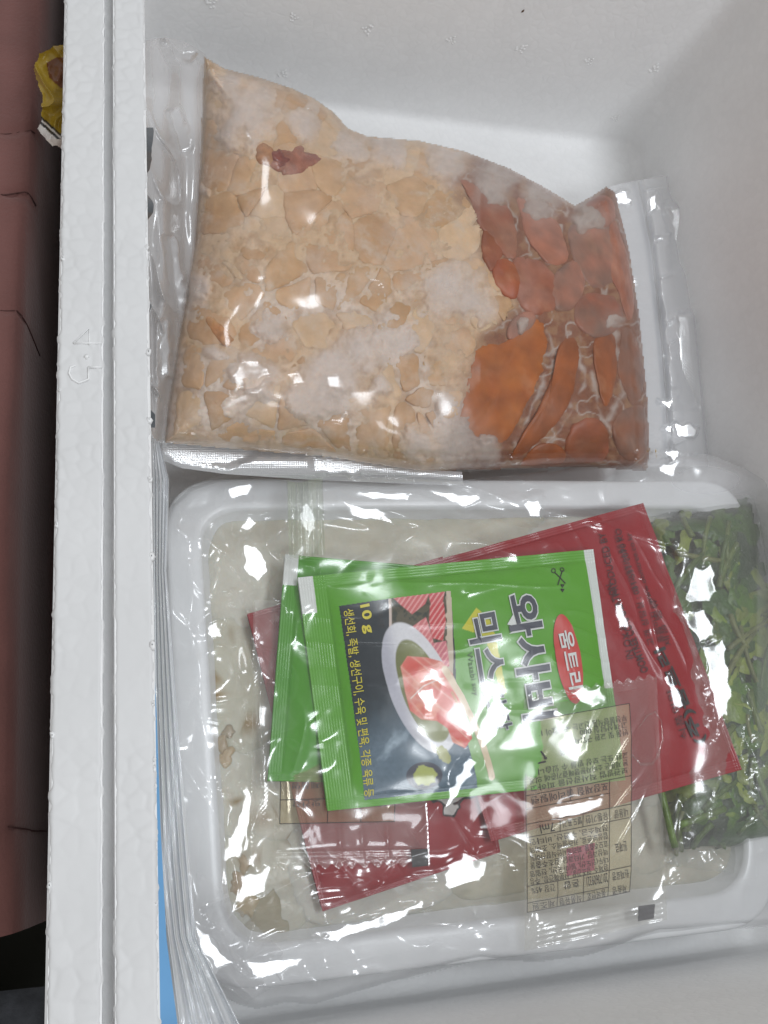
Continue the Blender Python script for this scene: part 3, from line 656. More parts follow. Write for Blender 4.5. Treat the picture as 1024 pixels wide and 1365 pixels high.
# ================================================================== TRAY
TRC = [(216, 636), (992, 640), (1042, 1232), (252, 1330)]
tray = thing("white_tray", at(600, 980, 0.0), "white rounded plastic tray holding pale food and sauce packets", "tray")
TZ = 0.054 + DZ
cw = np.array([at(x, y, TZ)[:2] for x, y in TRC])
def rounded(c, r, ins, n=10):
    """corner polygon inset by ins with corner radius r"""
    out = []; m = len(c); cc = c.mean(0)
    lines = []
    for i in range(m):
        a, b = c[i], c[(i + 1) % m]; d = (b - a) / np.linalg.norm(b - a); nr = np.array([d[1], -d[0]])
        if (cc - a) @ nr < 0: nr = -nr
        lines.append((a + nr * ins, d))
    pts = []
    for i in range(m):
        (p, d), (q, e) = lines[i - 1], lines[i]
        t = np.linalg.solve(np.array([d, -e]).T, q - p); pts.append(p + d * t[0])
    for i in range(m):
        p = pts[i]; d0 = pts[i - 1] - p; d1 = pts[(i + 1) % m] - p; d0 /= np.linalg.norm(d0); d1 /= np.linalg.norm(d1)
        a = p + d0 * r; b = p + d1 * r
        for k in range(n + 1):
            t = k / n; out.append((1 - t) ** 2 * a + 2 * t * (1 - t) * p + t * t * b)
    return np.array(out)
prof_rim = [(-0.0003, -0.006), (0.0, -0.0022), (0.0004, -0.0010), (0.0013, -0.0003), (0.0026, 0.0), (0.006, 0.0002), (0.010, 0.0002), (0.0125, 0.0), (0.0135, -0.0004), (0.0142, -0.0016)]
prof_bas = [(0.0142, -0.0016), (0.0150, -0.004), (0.0195, -0.012), (0.022, -0.020), (0.030, -0.0235), (0.050, -0.0245)]
def loft(name, prof, cap):
    R = []
    for ins, dz in prof:
        p = rounded(cw, max(0.026 - ins * 0.45, 0.006), ins); R.append(np.column_stack([p, np.full(len(p), TZ + dz)]))
    n = len(R[0]); Fc = [[i * n + k, i * n + (k + 1) % n, (i + 1) * n + (k + 1) % n, (i + 1) * n + k] for i in range(len(R) - 1) for k in range(n)]
    if cap: Fc.append([(len(R) - 1) * n + k for k in range(n)])
    return mk(name, np.concatenate(R), [f[::-1] for f in Fc], 'tray', tray)
loft("rim", prof_rim, False); loft("basin", prof_bas, True)
o_ = [(0.0, -0.006), (0.010, -0.030), (0.016, -0.0535)]
loft("outer_wall", o_, True)

# pale food in the tray
food = thing("pale_food", at(600, 980, TZ - 0.02), "pale beige translucent slices with brownish edges lying in the white tray", "food")
def foodz(px, py):
    e = np.clip(polyd(px, py, [(268, 690), (300, 672), (1010, 672), (1010, 1170), (640, 1205), (330, 1262), (286, 1225)]) / 45, 0, 1)
    return DZ + 0.0435 + 0.004 * np.sqrt(1 - (1 - e) ** 2) + 0.0012 * fbm(px / 80, py / 80, 71, 3)
gx, gy = np.meshgrid(np.arange(262, 1022, 3.0), np.arange(662, 1272, 3.0), indexing='ij'); FB = [(264, 700), (290, 670), (330, 664), (975, 664), (1000, 700), (1016, 1172), (640, 1212), (340, 1266), (296, 1258), (278, 1220)]
cc = np.empty(gx.shape + (3,)); cc[:] = lin(206, 202, 188); cc *= (1 + 0.06 * fbm(gx / 30, gy / 30, 56))[..., None]
grid("food_base", at(gx, gy, foodz(gx, gy) - 0.0002 + 0.0007 * fbm(gx / 35, gy / 35, 60)), 'slice', food, cc, polyd(gx, gy, FB) > 0, flip=True)
SL = [[(268, 700), (300, 674), (420, 668), (470, 700), (440, 800), (350, 850), (276, 830)],
      [(440, 668), (720, 668), (760, 720), (700, 800), (500, 820), (420, 760)],
      [(700, 668), (900, 668), (920, 760), (840, 830), (700, 790)],
      [(272, 820), (360, 830), (400, 900), (390, 990), (320, 1010), (276, 960)],
      [(276, 970), (330, 1000), (400, 990), (420, 1080), (370, 1130), (288, 1120)],
      [(290, 1110), (380, 1110), (420, 1180), (400, 1240), (330, 1260), (292, 1210)],
      [(390, 1090), (520, 1090), (620, 1150), (600, 1200), (430, 1238), (385, 1190)],
      [(600, 1090), (760, 1080), (780, 1150), (720, 1182), (610, 1202), (570, 1160)],
      [(740, 1060), (900, 1050), (910, 1130), (860, 1170), (730, 1182)],
      [(400, 780), (700, 780), (760, 950), (600, 1100), (420, 1080), (370, 940)],
      [(700, 760), (920, 760), (930, 1060), (740, 1080), (690, 950)]]
scol = [lin(212, 208, 194), lin(206, 202, 186), lin(216, 213, 202), lin(202, 198, 180)]
for k, poly in enumerate(SL):
    p = chaikin(poly, 3); c = p.mean(0); V = []; Cc = []; lv = [(1.10, -0.0012), (1.08, -0.0005), (1.03, 0.0), (0.95, 0.0003), (0.8, 0.0004), (0.55, 0.0005), (0.28, 0.0005)]; lift = (0.0, 0.0003, 0.0006, 0.00015)[k % 4]
    for s_, b in lv:
        q = c + (p - c) * s_; V.append(at(q[:, 0], q[:, 1], foodz(q[:, 0], q[:, 1]) + b + lift + 0.0009 * fbm(q[:, 0] / 30, q[:, 1] / 30, 73 + k)))
        br = sstep(0.25, 0.6, fbm(q[:, 0] / 28, q[:, 1] / 28, 75))[:, None] * (1 if (s_ > 0.5 and k in (3, 4, 5)) else 0.15)
        Cc.append(np.array(scol[k % 4]) * (1 - br) + np.array(lin(150, 120, 64)) * br)
    V.append(at(c[0], c[1], float(foodz(np.array([c[0]]), np.array([c[1]]))[0]) + lift + 0.0005).reshape(1, 3)); Cc.append(np.array([scol[k % 4]]))
    n = len(p); L_ = len(lv)
    Fc = [[i * n + j, i * n + (j + 1) % n, (i + 1) * n + (j + 1) % n, (i + 1) * n + j] for i in range(L_ - 1) for j in range(n)] + [[(L_ - 1) * n + j, (L_ - 1) * n + (j + 1) % n, L_ * n] for j in range(n)]
    sg = np.sum(p[:, 0] * np.roll(p[:, 1], -1) - np.roll(p[:, 0], -1) * p[:, 1])
    if sg > 0: Fc = [f[::-1] for f in Fc]
    mk("food_slice", np.concatenate(V), Fc, 'slice', food, np.concatenate(Cc))
def fleck(px, py, r, col):
    pts = [(px + r * (0.6 + 0.7 * rng.rand()) * math.cos(a), py + 1.2 * r * (0.6 + 0.7 * rng.rand()) * math.sin(a)) for a in np.arange(0, 6.2, 0.75)]
    p = chaikin(pts, 2); c = np.array([px, py]); p = c + (p - c) * (1.15 + 0.5 * vnoise(p[:, :1] / 6, p[:, 1:] / 6, 25)); V = []
    for s_, b in ((1.2, -0.0026), (1.0, -0.0012), (0.6, -0.0007)):
        q = c + (p - c) * s_; V.append(at(q[:, 0], q[:, 1], foodz(q[:, 0], q[:, 1]) + 0.0019 + b))
    n = len(p); Fc = [[i * n + j, (i + 1) * n + j, (i + 1) * n + (j + 1) % n, i * n + (j + 1) % n] for i in range(2) for j in range(n)] + [[2 * n + j for j in range(n)][::-1]]
    mk("brown_fleck", np.concatenate(V), Fc, 'slice', food, np.tile(col, (3 * n, 1)))
for px, py, r, c in ((296, 992, 11, (150, 116, 60)), (305, 978, 7, (140, 112, 70)), (316, 1176, 12, (158, 118, 60)), (350, 1232, 26, (140, 124, 74)), (326, 1150, 9, (170, 132, 76)), (300, 1010, 10, (176, 140, 84)), (330, 1205, 14, (176, 146, 84))):
    fleck(px, py, r, tuple(0.6 * a + 0.4 * b for a, b in zip(lin(*c), scol[0])))

# ================================================================== SACHETS
class Sachet:
    def __init__(s, name, corners, z, pillow, label, cat, group=None, seal=(9, 9, 9, 9), seed=0, tilt=(0, 0, 0, 0)):
        s.c = np.array([at(x, y, z + t)[:2] for (x, y), t in zip(corners, tilt)]); s.z = z; s.pil = pillow; s.seed = seed; s.tilt = tilt
        s.pxc = corners; s.seal = seal; s.dots = 'clear' in label
        s.o = thing(name, (s.c[:, 0].mean(), s.c[:, 1].mean(), z), label, cat, group)
        L0 = np.linalg.norm(s.c[1] - s.c[0]); L1 = np.linalg.norm(s.c[3] - s.c[0]); s.L = (L0, L1)
    def xy(s, u, v):
        a, b, c, d = s.c; u = u[..., None]; v = v[..., None]
        return a * (1 - u) * (1 - v) + b * u * (1 - v) + c * u * v + d * (1 - u) * v
    def h(s, u, v):
        """u along first edge, v along the last; flat sealed border, soft pillow inside"""
        mm = 0.00024; se = s.seal
        du = np.minimum(u * s.L[0] - se[3] * mm, (1 - u) * s.L[0] - se[1] * mm); dv = np.minimum(v * s.L[1] - se[0] * mm, (1 - v) * s.L[1] - se[2] * mm)
        d = np.clip(np.minimum(du, dv), 0, 1); w = 0.45 * min(s.L)
        t = np.clip(du / w, 0, 1); q = np.clip(dv / w, 0, 1); p = np.sqrt(np.clip(1 - (1 - t) ** 2, 0, 1)) * np.sqrt(np.clip(1 - (1 - q) ** 2, 0, 1))
        X = s.xy(u, v); x = X[..., 0] * 1000; y = X[..., 1] * 1000
        z = s.z + s.tilt[0] * (1 - u) * (1 - v) + s.tilt[1] * u * (1 - v) + s.tilt[2] * u * v + s.tilt[3] * (1 - u) * v
        z = z + s.pil * p + 0.0010 * fbm(x / 26, y / 26, s.seed, 3) + 0.0006 * ridge(x, y, 0.6 + s.seed, 40, 9, s.seed) * (0.3 + 0.7 * np.clip(d / 0.004, 0, 1))
        if s.dots: return z + np.where((dv < 0) & (du > 0), 0.00022 * np.sin(v * s.L[1] * 2 * math.pi / 0.0019), 0) + np.where((du < 0), 0.00013 * np.sin(x * 2 * math.pi / 1.5) * np.sin(y * 2 * math.pi / 1.5), 0)
        # crimped seal ridges
        su = np.minimum(u * s.L[0], (1 - u) * s.L[0]); sv = np.minimum(v * s.L[1], (1 - v) * s.L[1])
        cu = (du < 0) & (su < sv + 1); cv = (dv < 0)
        z = z + np.where(du < 0, 0.00010 * np.sin(u * s.L[0] * 2 * math.pi / 0.0011), 0) + np.where(dv < 0, 0.00010 * np.sin(v * s.L[1] * 2 * math.pi / 0.0011), 0)
        return z
    def uv(s, x, y):
        u = np.full(np.shape(x), 0.5); v = u.copy(); T = np.stack([x, y], -1); a, b, c, d = s.c
        for _ in range(6):
            r = s.xy(u, v) - T; du = (b - a) * (1 - v)[..., None] + (c - d) * v[..., None]; dv = (d - a) * (1 - u)[..., None] + (c - b) * u[..., None]
            det = du[..., 0] * dv[..., 1] - du[..., 1] * dv[..., 0]
            u = u - (r[..., 0] * dv[..., 1] - r[..., 1] * dv[..., 0]) / det; v = v - (du[..., 0] * r[..., 1] - du[..., 1] * r[..., 0]) / det
        return u, v
    def surf(s, x, y):
        u, v = s.uv(np.asarray(x, float), np.asarray(y, float)); return s.h(u, v)
    def body(s, mat, paint=None, step=0.00034, zig=None, name="packet"):
        nu, nv = int(s.L[0] / step), int(s.L[1] / step); u, v = np.meshgrid(np.linspace(0, 1, nu), np.linspace(0, 1, nv), indexing='ij')
        Z = s.h(u, v); X = s.xy(u, v)
        if zig is not None:
            for k in zig:      # toothed ends along edges 0 (v=0) or 2 (v=1)
                amp = 0.0022; per = 0.0050; tri = np.abs(((u * s.L[0] / per) % 1) - 0.5) * 2 * amp
                dv_ = (s.c[3] - s.c[0]) / s.L[1]
                w = np.clip(1 - (v if k == 0 else 1 - v) * s.L[1] / 0.004, 0, 1) * tri
                X = X + (dv_ if k == 0 else -dv_) * w[..., None]
        P = np.concatenate([X, Z[..., None]], -1)
        cols = None
        if paint is not None: cols = paint(u, v, X)
        ob = grid(name, P, mat, s.o, cols, flip=True)
        if mat == 'print':   # closed underside
            ub = grid("back_sheet", P[::6, ::6] * [1, 1, 0] + [0, 0, 1] * np.minimum(P[::6, ::6, 2:3], s.z + 0.003) - [0, 0, 0.0016], mat, s.o, None if cols is None else cols[::6, ::6])
        return ob
def px_of(X, z):
    """pixel of a point, used only to lay print out on a packet"""
    d = np.stack([X[..., 0], X[..., 1], np.broadcast_to(z, X[..., 0].shape) - H], -1)
    v = [d[..., 0] * Xc[k] + d[..., 1] * Yc[k] + d[..., 2] * Zc[k] for k in range(3)]
    return CX + F * v[0] / v[2], CY + F * v[1] / v[2]
GREEN = np.array(lin(90, 162, 32)); GREEN2 = np.array(lin(76, 150, 30)); RED = np.array(lin(152, 22, 32)); WH = np.array(lin(222, 224, 220))

# lower red packet
rb = Sachet("red_sauce_packet", [(330, 818), (590, 742), (667, 1136), (430, 1215)], 0.0535 + DZ, 0.004, "red sauce packet with a white splash print under the green packets", "sauce packet", "red sauce packets", seed=11)
def paint_rb(u, v, X):
    c = np.empty(u.shape + (3,)); c[:] = RED; px, py = px_of(X, rb.z + 0.003)
    sp = [[(560, 1040), (600, 1046), (640, 1040), (690, 1030), (690, 1056), (668, 1062), (655, 1060), (640, 1058), (622, 1064), (606, 1068), (612, 1078), (604, 1088), (594, 1086), (592, 1074), (580, 1066), (566, 1062)]]
    for p in sp:
        d = polyd(px + 3 * vnoise(px / 9, py / 9, 3), py + 3 * vnoise(px / 9, py / 9, 5), p); c[d > -3] = lin(40, 24, 26); c[d > 0] = lin(206, 200, 196)
    return c * (1 + 0.05 * fbm(u * 20, v * 20, 4)[..., None])
rb.body('print', paint_rb, name="red_packet_film")
# upper red packet with dark print
ra = Sachet("red_sauce_packet", [(545, 757), (858, 670), (988, 1026), (655, 1122)], 0.059 + DZ, 0.0045, "red sauce packet printed with dark lines of text on the green leaves", "sauce packet", "red sauce packets", seed=17, seal=(14, 12, 18, 10), tilt=(-0.001, 0.005, 0.006, 0.0))
ra.body('print', lambda u, v, X: np.tile(RED, u.shape + (1,)).reshape(u.shape + (3,)) * (1 + 0.05 * fbm(u * 20, v * 20, 4)[..., None]), name="red_packet_film")
def rt(body, p0, p1, h, bold=0.0, m='redink'): text("printed_text", body, p0, p1, h, ra.surf, m, ra.o, ra.z + 0.004, off=0.0008, bold=bold)
rt("IN OX FOOD   PRODUCED BY", (838, 880), (803, 712), 9)
rt("OOMTREE CORPORATION", (858, 897), (812, 780), 10, 0.01)
rt("경기도 포천시 소흘읍 031", (846, 790), (822, 715), 9)
rt("고객 상담실 : 031-531-2070 KO", (866, 862), (824, 706), 10)
rt("홈페이지 : www.oomtree.co.kr", (880, 858), (838, 712), 9)
rt("제품 종류", (890, 862), (868, 800), 9)
rt("(주)움트리", (937, 988), (882, 864), 19, 0.03, 'ink')
rt("식품의약", (912, 985), (890, 920), 10)

# left clear sachet
sl = Sachet("clear_sauce_sachet", [(338, 800), (556, 800), (574, 1156), (334, 1162)], 0.058 + DZ, 0.003, "clear sauce sachet lying under the two green packets", "sauce sachet", "clear sauce sachets", seed=23, seal=(6, 6, 26, 36))
slb = sl.body('soy', None, zig=(2,), name="sachet_film", step=0.0005)
def quadpatch(name, poly, S, mat, off, n=40, parent=None):
    u, v = np.meshgrid(np.linspace(0, 1, n), np.linspace(0, 1, n), indexing='ij'); a, b, c, d = [np.array(p, float) for p in poly]
    q = a * ((1 - u) * (1 - v))[..., None] + b * (u * (1 - v))[..., None] + c * (u * v)[..., None] + d * ((1 - u) * v)[..., None]
    W = at(q[..., 0], q[..., 1], S.z + 0.003); W[..., 2] = S.surf(W[..., 0], W[..., 1]) + off
    return grid(name, W, mat, parent or S.o, flip=True)
SLL = quadpatch("printed_label", [(376, 1000), (526, 985), (527, 1095), (374, 1098)], sl, 'label2', 0.00015)
for p in ([(376, 1000), (374, 1098)], [(374, 1098), (527, 1095)], [(374, 1066), (527, 1063)], [(436, 1044), (437, 1097)], [(480, 1044), (481, 1096)], [(527, 1095), (526, 985)]):
    q = np.linspace(0, 1, 24)[:, None]; l_ = np.array(p[0]) * (1 - q) + np.array(p[1]) * q; W = at(l_[:, 0], l_[:, 1], sl.z + 0.003); W[:, 2] = sl.surf(W[:, 0], W[:, 1]) + 0.0004
    tube("label_line", W, 0.00014, 'ink', SLL, 4)
for k, (b, x0, x1, y) in enumerate((("맛간장", 432, 384, 1070), ("식품유형", 476, 440, 1070), ("혼합간장", 522, 486, 1070), ("제품명", 432, 384, 1046), ("품목번호", 476, 440, 1046))):
    text("label_text", b, (x0 - 6, y - 4), (x1 + 6, y - 3), 9, sl.surf, 'ink', SLL, sl.z + 0.003, off=0.0004)
quadpatch("registration_mark", [(551, 1132), (574, 1131), (574, 1154), (553, 1156)], sl, 'ink', 0.0003, 8)

# back green packet
gb = Sachet("green_wasabi_packet", [(380, 739), (720, 768), (690, 1046), (357, 1041)], 0.0605 + DZ, 0.0035, "plain green packet tucked behind the front green packet, white tab at its upper corner", "sauce packet", "green packets", seed=29, seal=(12, 10, 10, 24))
def paint_gb(u, v, X):
    c = np.empty(u.shape + (3,)); c[:] = GREEN2; px, py = px_of(X, gb.z + 0.002); c[(u < 0.05) & (v < 0.145)] = WH; return c
gb.body('print', paint_gb, name="green_packet_film")

# front green packet
gf_ = Sachet("green_wasabi_packet", [(397, 770), (791, 732), (834, 1040), (437, 1081)], 0.0645 + DZ, 0.005, "green packet on top with a picture of a bowl and large dark lettering", "sauce packet", "green packets", seed=37, seal=(20, 14, 16, 46), tilt=(0, 0.0045, 0.0035, 0))
def paint_gf(u, v, X):
    c = np.empty(u.shape + (3,)); c[:] = GREEN; px, py = px_of(X, gf_.z + 0.004)
    c[(u < 0.045) & (v < 0.165)] = WH
    c[(u > 0.965) & (v < 0.62)] = lin(214, 220, 214)
    tri = inpoly(px, py, [(632, 812), (652, 832), (660, 870), (672, 928), (660, 912), (648, 868), (640, 850), (613, 840)]); c[tri] = lin(206, 200, 50)
    pale = np.exp(-(((px - 640) / 60) ** 2 + ((py - 985) / 60) ** 2)) * 0.55; c = c * (1 - pale[..., None]) + np.array(lin(200, 222, 186)) * pale[..., None]  # soft pale patch: lamp glare painted into the packet colour
    return c * (1 + 0.03 * fbm(u * 20, v * 20, 4)[..., None])
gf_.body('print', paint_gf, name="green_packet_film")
# printed picture, one flat patch
gx, gy = np.meshgrid(np.arange(446, 662, 0.8), np.arange(780, 1076, 0.8), indexing='ij')
PAN = [(453, 806), (600, 788), (604, 880), (606, 940), (640, 1050), (489, 1066)]
def ell(cx, cy, a, b, ang):
    c, s = math.cos(ang), math.sin(ang); X = gx - cx; Y = gy - cy; return np.hypot((X * c + Y * s) / a, (-X * s + Y * c) / b)
C = np.empty(gx.shape + (3,)); C[:] = lin(30, 42, 50)
def put(m, col): 
    m = np.clip(m, 0, 1)[..., None]; C[:] = C * (1 - m) + np.array(col) * m
aa = lambda d, w=1.2: np.clip(0.5 - d / w, 0, 1)
pd = lambda poly: -polyd(gx, gy, poly)
put(sstep(930, 1010, gy + 0.3 * (gx - 500)), lin(104, 124, 140))
put(sstep(0.1, 0.6, fbm(gx / 30 + gy / 60, gy / 40, 81)) * sstep(930, 990, gy), lin(160, 178, 192))
put((0.5 + 0.5 * fbm(gx / 5, gy / 5, 82)) * 0.5 * sstep(900, 960, gy), lin(60, 84, 96))
put(aa(pd([(519, 798), (600, 788), (602, 890), (560, 880), (520, 860)])), lin(88, 82, 62))
put(sstep(0.0, 0.4, fbm(gx / 7, gy / 7, 83)) * aa(pd([(519, 798), (600, 788), (602, 890), (560, 880), (520, 860)])), lin(46, 52, 40))
put(aa(gx - 521) * (gx > 518) * (gy < 850), lin(214, 196, 186)); put(aa(593 - gx + 2 * vnoise(gx / 4, gy / 6, 3)) * (gy < 900) * (gx < 601), lin(206, 190, 170))
for poly, cs in (([(523, 796), (572, 790), (566, 806), (548, 820), (532, 806)], (214, 110, 112)), ([(570, 790), (592, 788), (588, 808), (574, 812)], (206, 86, 92)), ([(572, 808), (590, 804), (592, 830), (588, 856), (574, 852), (570, 830)], (206, 70, 76)), ([(546, 838), (566, 824), (574, 850), (578, 870), (560, 862)], (216, 120, 124)), ([(570, 860), (592, 856), (596, 890), (580, 894)], (212, 120, 132))):
    m = aa(pd(poly)); put(m, lin(*cs)); put(m * (np.sin((gx * 0.8 + gy * 0.55) * 1.15) > 0.35) * 0.75, lin(240, 176, 172))
bd = ell(558, 918, 92, 40, math.radians(69)); put(aa((bd - 1) * 40), lin(226, 226, 230)); put(aa((bd - 1) * 40) * sstep(0, 26, 545 - gx + 0.25 * (gy - 900)) * 0.6, lin(150, 150, 170))
sd = ell(562, 922, 72, 27, math.radians(69)); put(aa((sd - 1) * 28), lin(128, 132, 78)); put(aa((sd - 1) * 28) * sstep(900, 980, gy) * 0.6, lin(172, 176, 140)); put(aa((sd - 1) * 28) * sstep(6, -14, gx - 548 - 0.2 * (gy - 890)) * 0.35, lin(86, 92, 52))
sal = [(532, 890), (541, 876), (566, 878), (586, 884), (600, 900), (610, 930), (620, 960), (628, 985), (618, 998), (602, 990), (594, 972), (580, 962), (560, 960), (545, 948), (538, 922)]
m = aa(pd(sal)); put(m, lin(222, 96, 84)); put(m * sstep(-0.1, 0.5, fbm(gx / 16, gy / 16, 84)) * 0.7, lin(240, 160, 132)); put(m * ridge(gx, gy, 0.7, 60, 9, 24) * 0.5, lin(250, 214, 196))
put(aa(lined(gx, gy, [(546, 932), (562, 916), (580, 908), (588, 906)]) - 0.8), lin(250, 230, 220))
put(aa(lined(gx, gy, [(590, 894), (612, 930), (640, 990), (656, 1036)]) - 4.5), lin(226, 206, 176)); put(aa(lined(gx, gy, [(600, 925), (632, 990), (650, 1036)]) - 2), lin(196, 130, 78))
put(aa(ell(566, 1034, 24, 18, 0) * 18 - 18), lin(60, 62, 76)); put(aa((ell(566, 1034, 16, 13, 0.3) + 0.25 * fbm(gx / 6, gy / 6, 85) - 1) * 12), lin(172, 180, 92)); put(aa((ell(590, 1006, 14, 7, 0.9) + 0.2 * fbm(gx / 4, gy / 4, 86) - 1) * 8), lin(176, 178, 120))
C *= (1 + 0.06 * fbm(gx / 3, gy / 3, 87))[..., None]
W = at(gx, gy, gf_.z + 0.004); W[..., 2] = gf_.surf(W[..., 0], W[..., 1]) + 0.00012
pmask = (polyd(gx, gy, PAN) > 0) | (pd(sal) < 0) | (lined(gx, gy, [(590, 894), (612, 930), (640, 990), (656, 1036)]) < 4.5)
grid("printed_picture", W, 'print', gf_.o, C, pmask, flip=True)
def gt(body, p0, p1, h, m, bold=0.0, off=0.00045, outline=None, name="printed_text"):
    if outline: text(name, body, p0, p1, h, gf_.surf, 'white_ink', gf_.o, gf_.z + 0.004, off=off - 0.0003, bold=outline)
    text(name, body, p0, p1, h, gf_.surf, m, gf_.o, gf_.z + 0.004, off=off, bold=bold)
gt("와사비", (668, 800), (694, 962), 42, 'navyink', 0.025, 0.0008, 0.06)
gt("믹스", (617, 826), (632, 912), 40, 'navyink', 0.02, 0.0008, 0.055)
gt("간장", (640, 922), (655, 978), 26, 'navyink', 0.01, 0.0008, 0.04)
gt("Wasabi soy", (616, 873), (626, 930), 9, 'greyink')
gt("10 g", (477, 808), (484, 845), 15, 'yellow_ink', 0.03)
gt("생선회, 족발, 생선구이, 수육 및 편육, 각종 육류 등", (458, 812), (488, 1062), 13.5, 'yellow_ink', 0.008)
gt("이미지사진", (500, 806), (504, 838), 8, 'ink')
# red oval badge and its white lettering
th = np.linspace(0, 2 * math.pi, 48, endpoint=False); ring = []
for r in (1.0, 0.84, 0.68, 0.52, 0.36, 0.2):
    q = np.stack([752 + r * (17 * np.cos(th) * math.cos(-0.17) - 60 * np.sin(th) * math.sin(-0.17)), 881 + r * (17 * np.cos(th) * math.sin(-0.17) + 60 * np.sin(th) * math.cos(-0.17))], 1)
    W = at(q[:, 0], q[:, 1], gf_.z + 0.004); W[:, 2] = gf_.surf(W[:, 0], W[:, 1]) + 0.0004; ring.append(W)
Fc = [[i * 48 + k, (i + 1) * 48 + k, (i + 1) * 48 + (k + 1) % 48, i * 48 + (k + 1) % 48] for i in range(5) for k in range(48)] + [[5 * 48 + k for k in range(48)][::-1]]
BADGE = mk("red_badge", np.concatenate(ring), Fc, 'red_ink', gf_.o)
text('printed_text', '움트리', (738, 846), (752, 922), 19, gf_.surf, 'white_ink', BADGE, gf_.z + 0.004, off=0.0008, bold=0.02)
# scissors symbol
def gline(pts, r, m='ink'):
    W = at([p[0] for p in pts], [p[1] for p in pts], gf_.z + 0.004); W[:, 2] = gf_.surf(W[:, 0], W[:, 1]) + 0.0003; tube("scissors_symbol", W, r, m, gf_.o, 5)
gline([(737, 764), (744, 772), (750, 780)], 0.0002); gline([(747, 762), (744, 772), (740, 782)], 0.0002)
for cx_, cy_ in ((736, 762), (747, 761)): gline([(cx_ + 2.4 * math.cos(a), cy_ + 3 * math.sin(a)) for a in np.arange(0, 6.4, 0.6)], 0.00018)
for cy_ in (782, 788): gline([(744, cy_), (748, cy_), (746, cy_ + 3), (744, cy_)], 0.0003)

# right clear sachet with tan label
sr = Sachet("clear_sauce_sachet", [(698, 926), (876, 896), (889, 1226), (700, 1268)], 0.0705 + DZ, 0.004, "clear sauce sachet with tan printed label and black corner mark on the red packet", "sauce sachet", "clear sauce sachets", seed=41, seal=(22, 8, 34, 22), tilt=(0.002, 0.003, -0.009, -0.012))
sr.body('soy', None, zig=(0,), name="sachet_film", step=0.0005)
LB = [(703, 962), (838, 938), (854, 1189), (722, 1218)]
SRL = quadpatch("printed_label", LB, sr, 'label', 0.00015)
quadpatch("pink_square", [(764, 1131), (800, 1123), (803, 1160), (767, 1168)], sr, 'pinklabel', 0.00025, 8, SRL)
quadpatch("registration_mark", [(871, 1209), (893, 1206), (893, 1226), (872, 1230)], sr, 'ink', 0.0004, 8)
def lb(u, v):
    a, b, c, d = [np.array(p, float) for p in LB]; return a * (1 - u) * (1 - v) + b * u * (1 - v) + c * u * v + d * (1 - u) * v
def lline(u0, v0, u1, v1):
    q = np.array([lb(u0 + (u1 - u0) * t, v0 + (v1 - v0) * t) for t in np.linspace(0, 1, 22)]); W = at(q[:, 0], q[:, 1], sr.z + 0.003); W[:, 2] = sr.surf(W[:, 0], W[:, 1]) + 0.0004
    tube("label_line", W, 0.00012, 'ink', SRL, 4)
for a in ((0, 0, 1, 0), (1, 0, 1, 1), (1, 1, 0, 1), (0, 1, 0, 0), (0.78, 0.38, 0.78, 1), (0, 0.95, 0.78, 0.95), (0, 0.86, 1, 0.86), (0, 0.60, 1, 0.60), (0, 0.53, 1, 0.53), (0.28, 0.86, 0.28, 1), (0.53, 0.86, 0.53, 1), (0.30, 0.53, 0.30, 0.60), (0.52, 0.53, 0.52, 0.60), (0, 0.38, 1, 0.38), (0, 0.45, 0.78, 0.45), (0.4, 0.38, 0.4, 0.45)):
    lline(*a)
def lt(body, u0, u1, v, h, m='ink'): text("label_text", body, lb(u0, v), lb(u1, v), h, sr.surf, m, SRL, sr.z + 0.003, off=0.0004)
# the label lies upside down: lines run from right to left
for b, u0, u1, v, h in (("제품명", 0.96, 0.82, 0.955, 12), ("원재료명", 0.97, 0.81, 0.875, 12), ("20170609321", 0.76, 0.55, 0.87, 13), ("품목번호", 0.75, 0.56, 0.957, 11), ("식품유형", 0.51, 0.30, 0.957, 11), ("혼합", 0.48, 0.33, 0.872, 11), ("간장 45%", 0.25, 0.04, 0.872, 10), ("제조원", 0.25, 0.05, 0.957, 10),
                        ("정제수, 양조간장, 산분해간장, 주정", 0.76, 0.03, 0.820, 10), ("대두(인도산), 밀(미국산), 천일염", 0.76, 0.03, 0.778, 10), ("액상과당, 기타과당, 감초추출물", 0.76, 0.03, 0.736, 10), ("효모추출물, 파라옥시안식향산에틸", 0.76, 0.03, 0.694, 10), ("합성보존료, 카라멜색소, 조미액", 0.76, 0.03, 0.652, 10), ("정제소금, 구연산, 비타민", 0.76, 0.03, 0.612, 9),
                        ("원재료", 0.95, 0.83, 0.72, 14), ("내용량", 0.96, 0.82, 0.545, 12), ("유통기한", 0.76, 0.54, 0.545, 11), ("별도표기", 0.50, 0.32, 0.545, 10), ("7ml", 0.24, 0.12, 0.545, 12),
                        ("포장재질 폴리에틸렌", 0.76, 0.05, 0.39, 11), ("보관방법 직사광선을 피하고", 0.96, 0.04, 0.330, 9), ("본 제품은 소비자분쟁해결기준에 의거", 0.96, 0.04, 0.290, 9), ("교환 또는 보상 받을 수 있습니다", 0.96, 0.04, 0.250, 9), ("반품 및 교환 구입처", 0.96, 0.45, 0.130, 9), ("부정불량식품 신고는 국번없이 1399", 0.96, 0.04, 0.055, 9), ("고객상담실 080", 0.96, 0.5, 0.09, 9), ("비닐류", 0.45, 0.3, 0.16, 12)):
    lt(b, u0, u1, v, h)
for k in range(4):
    pass
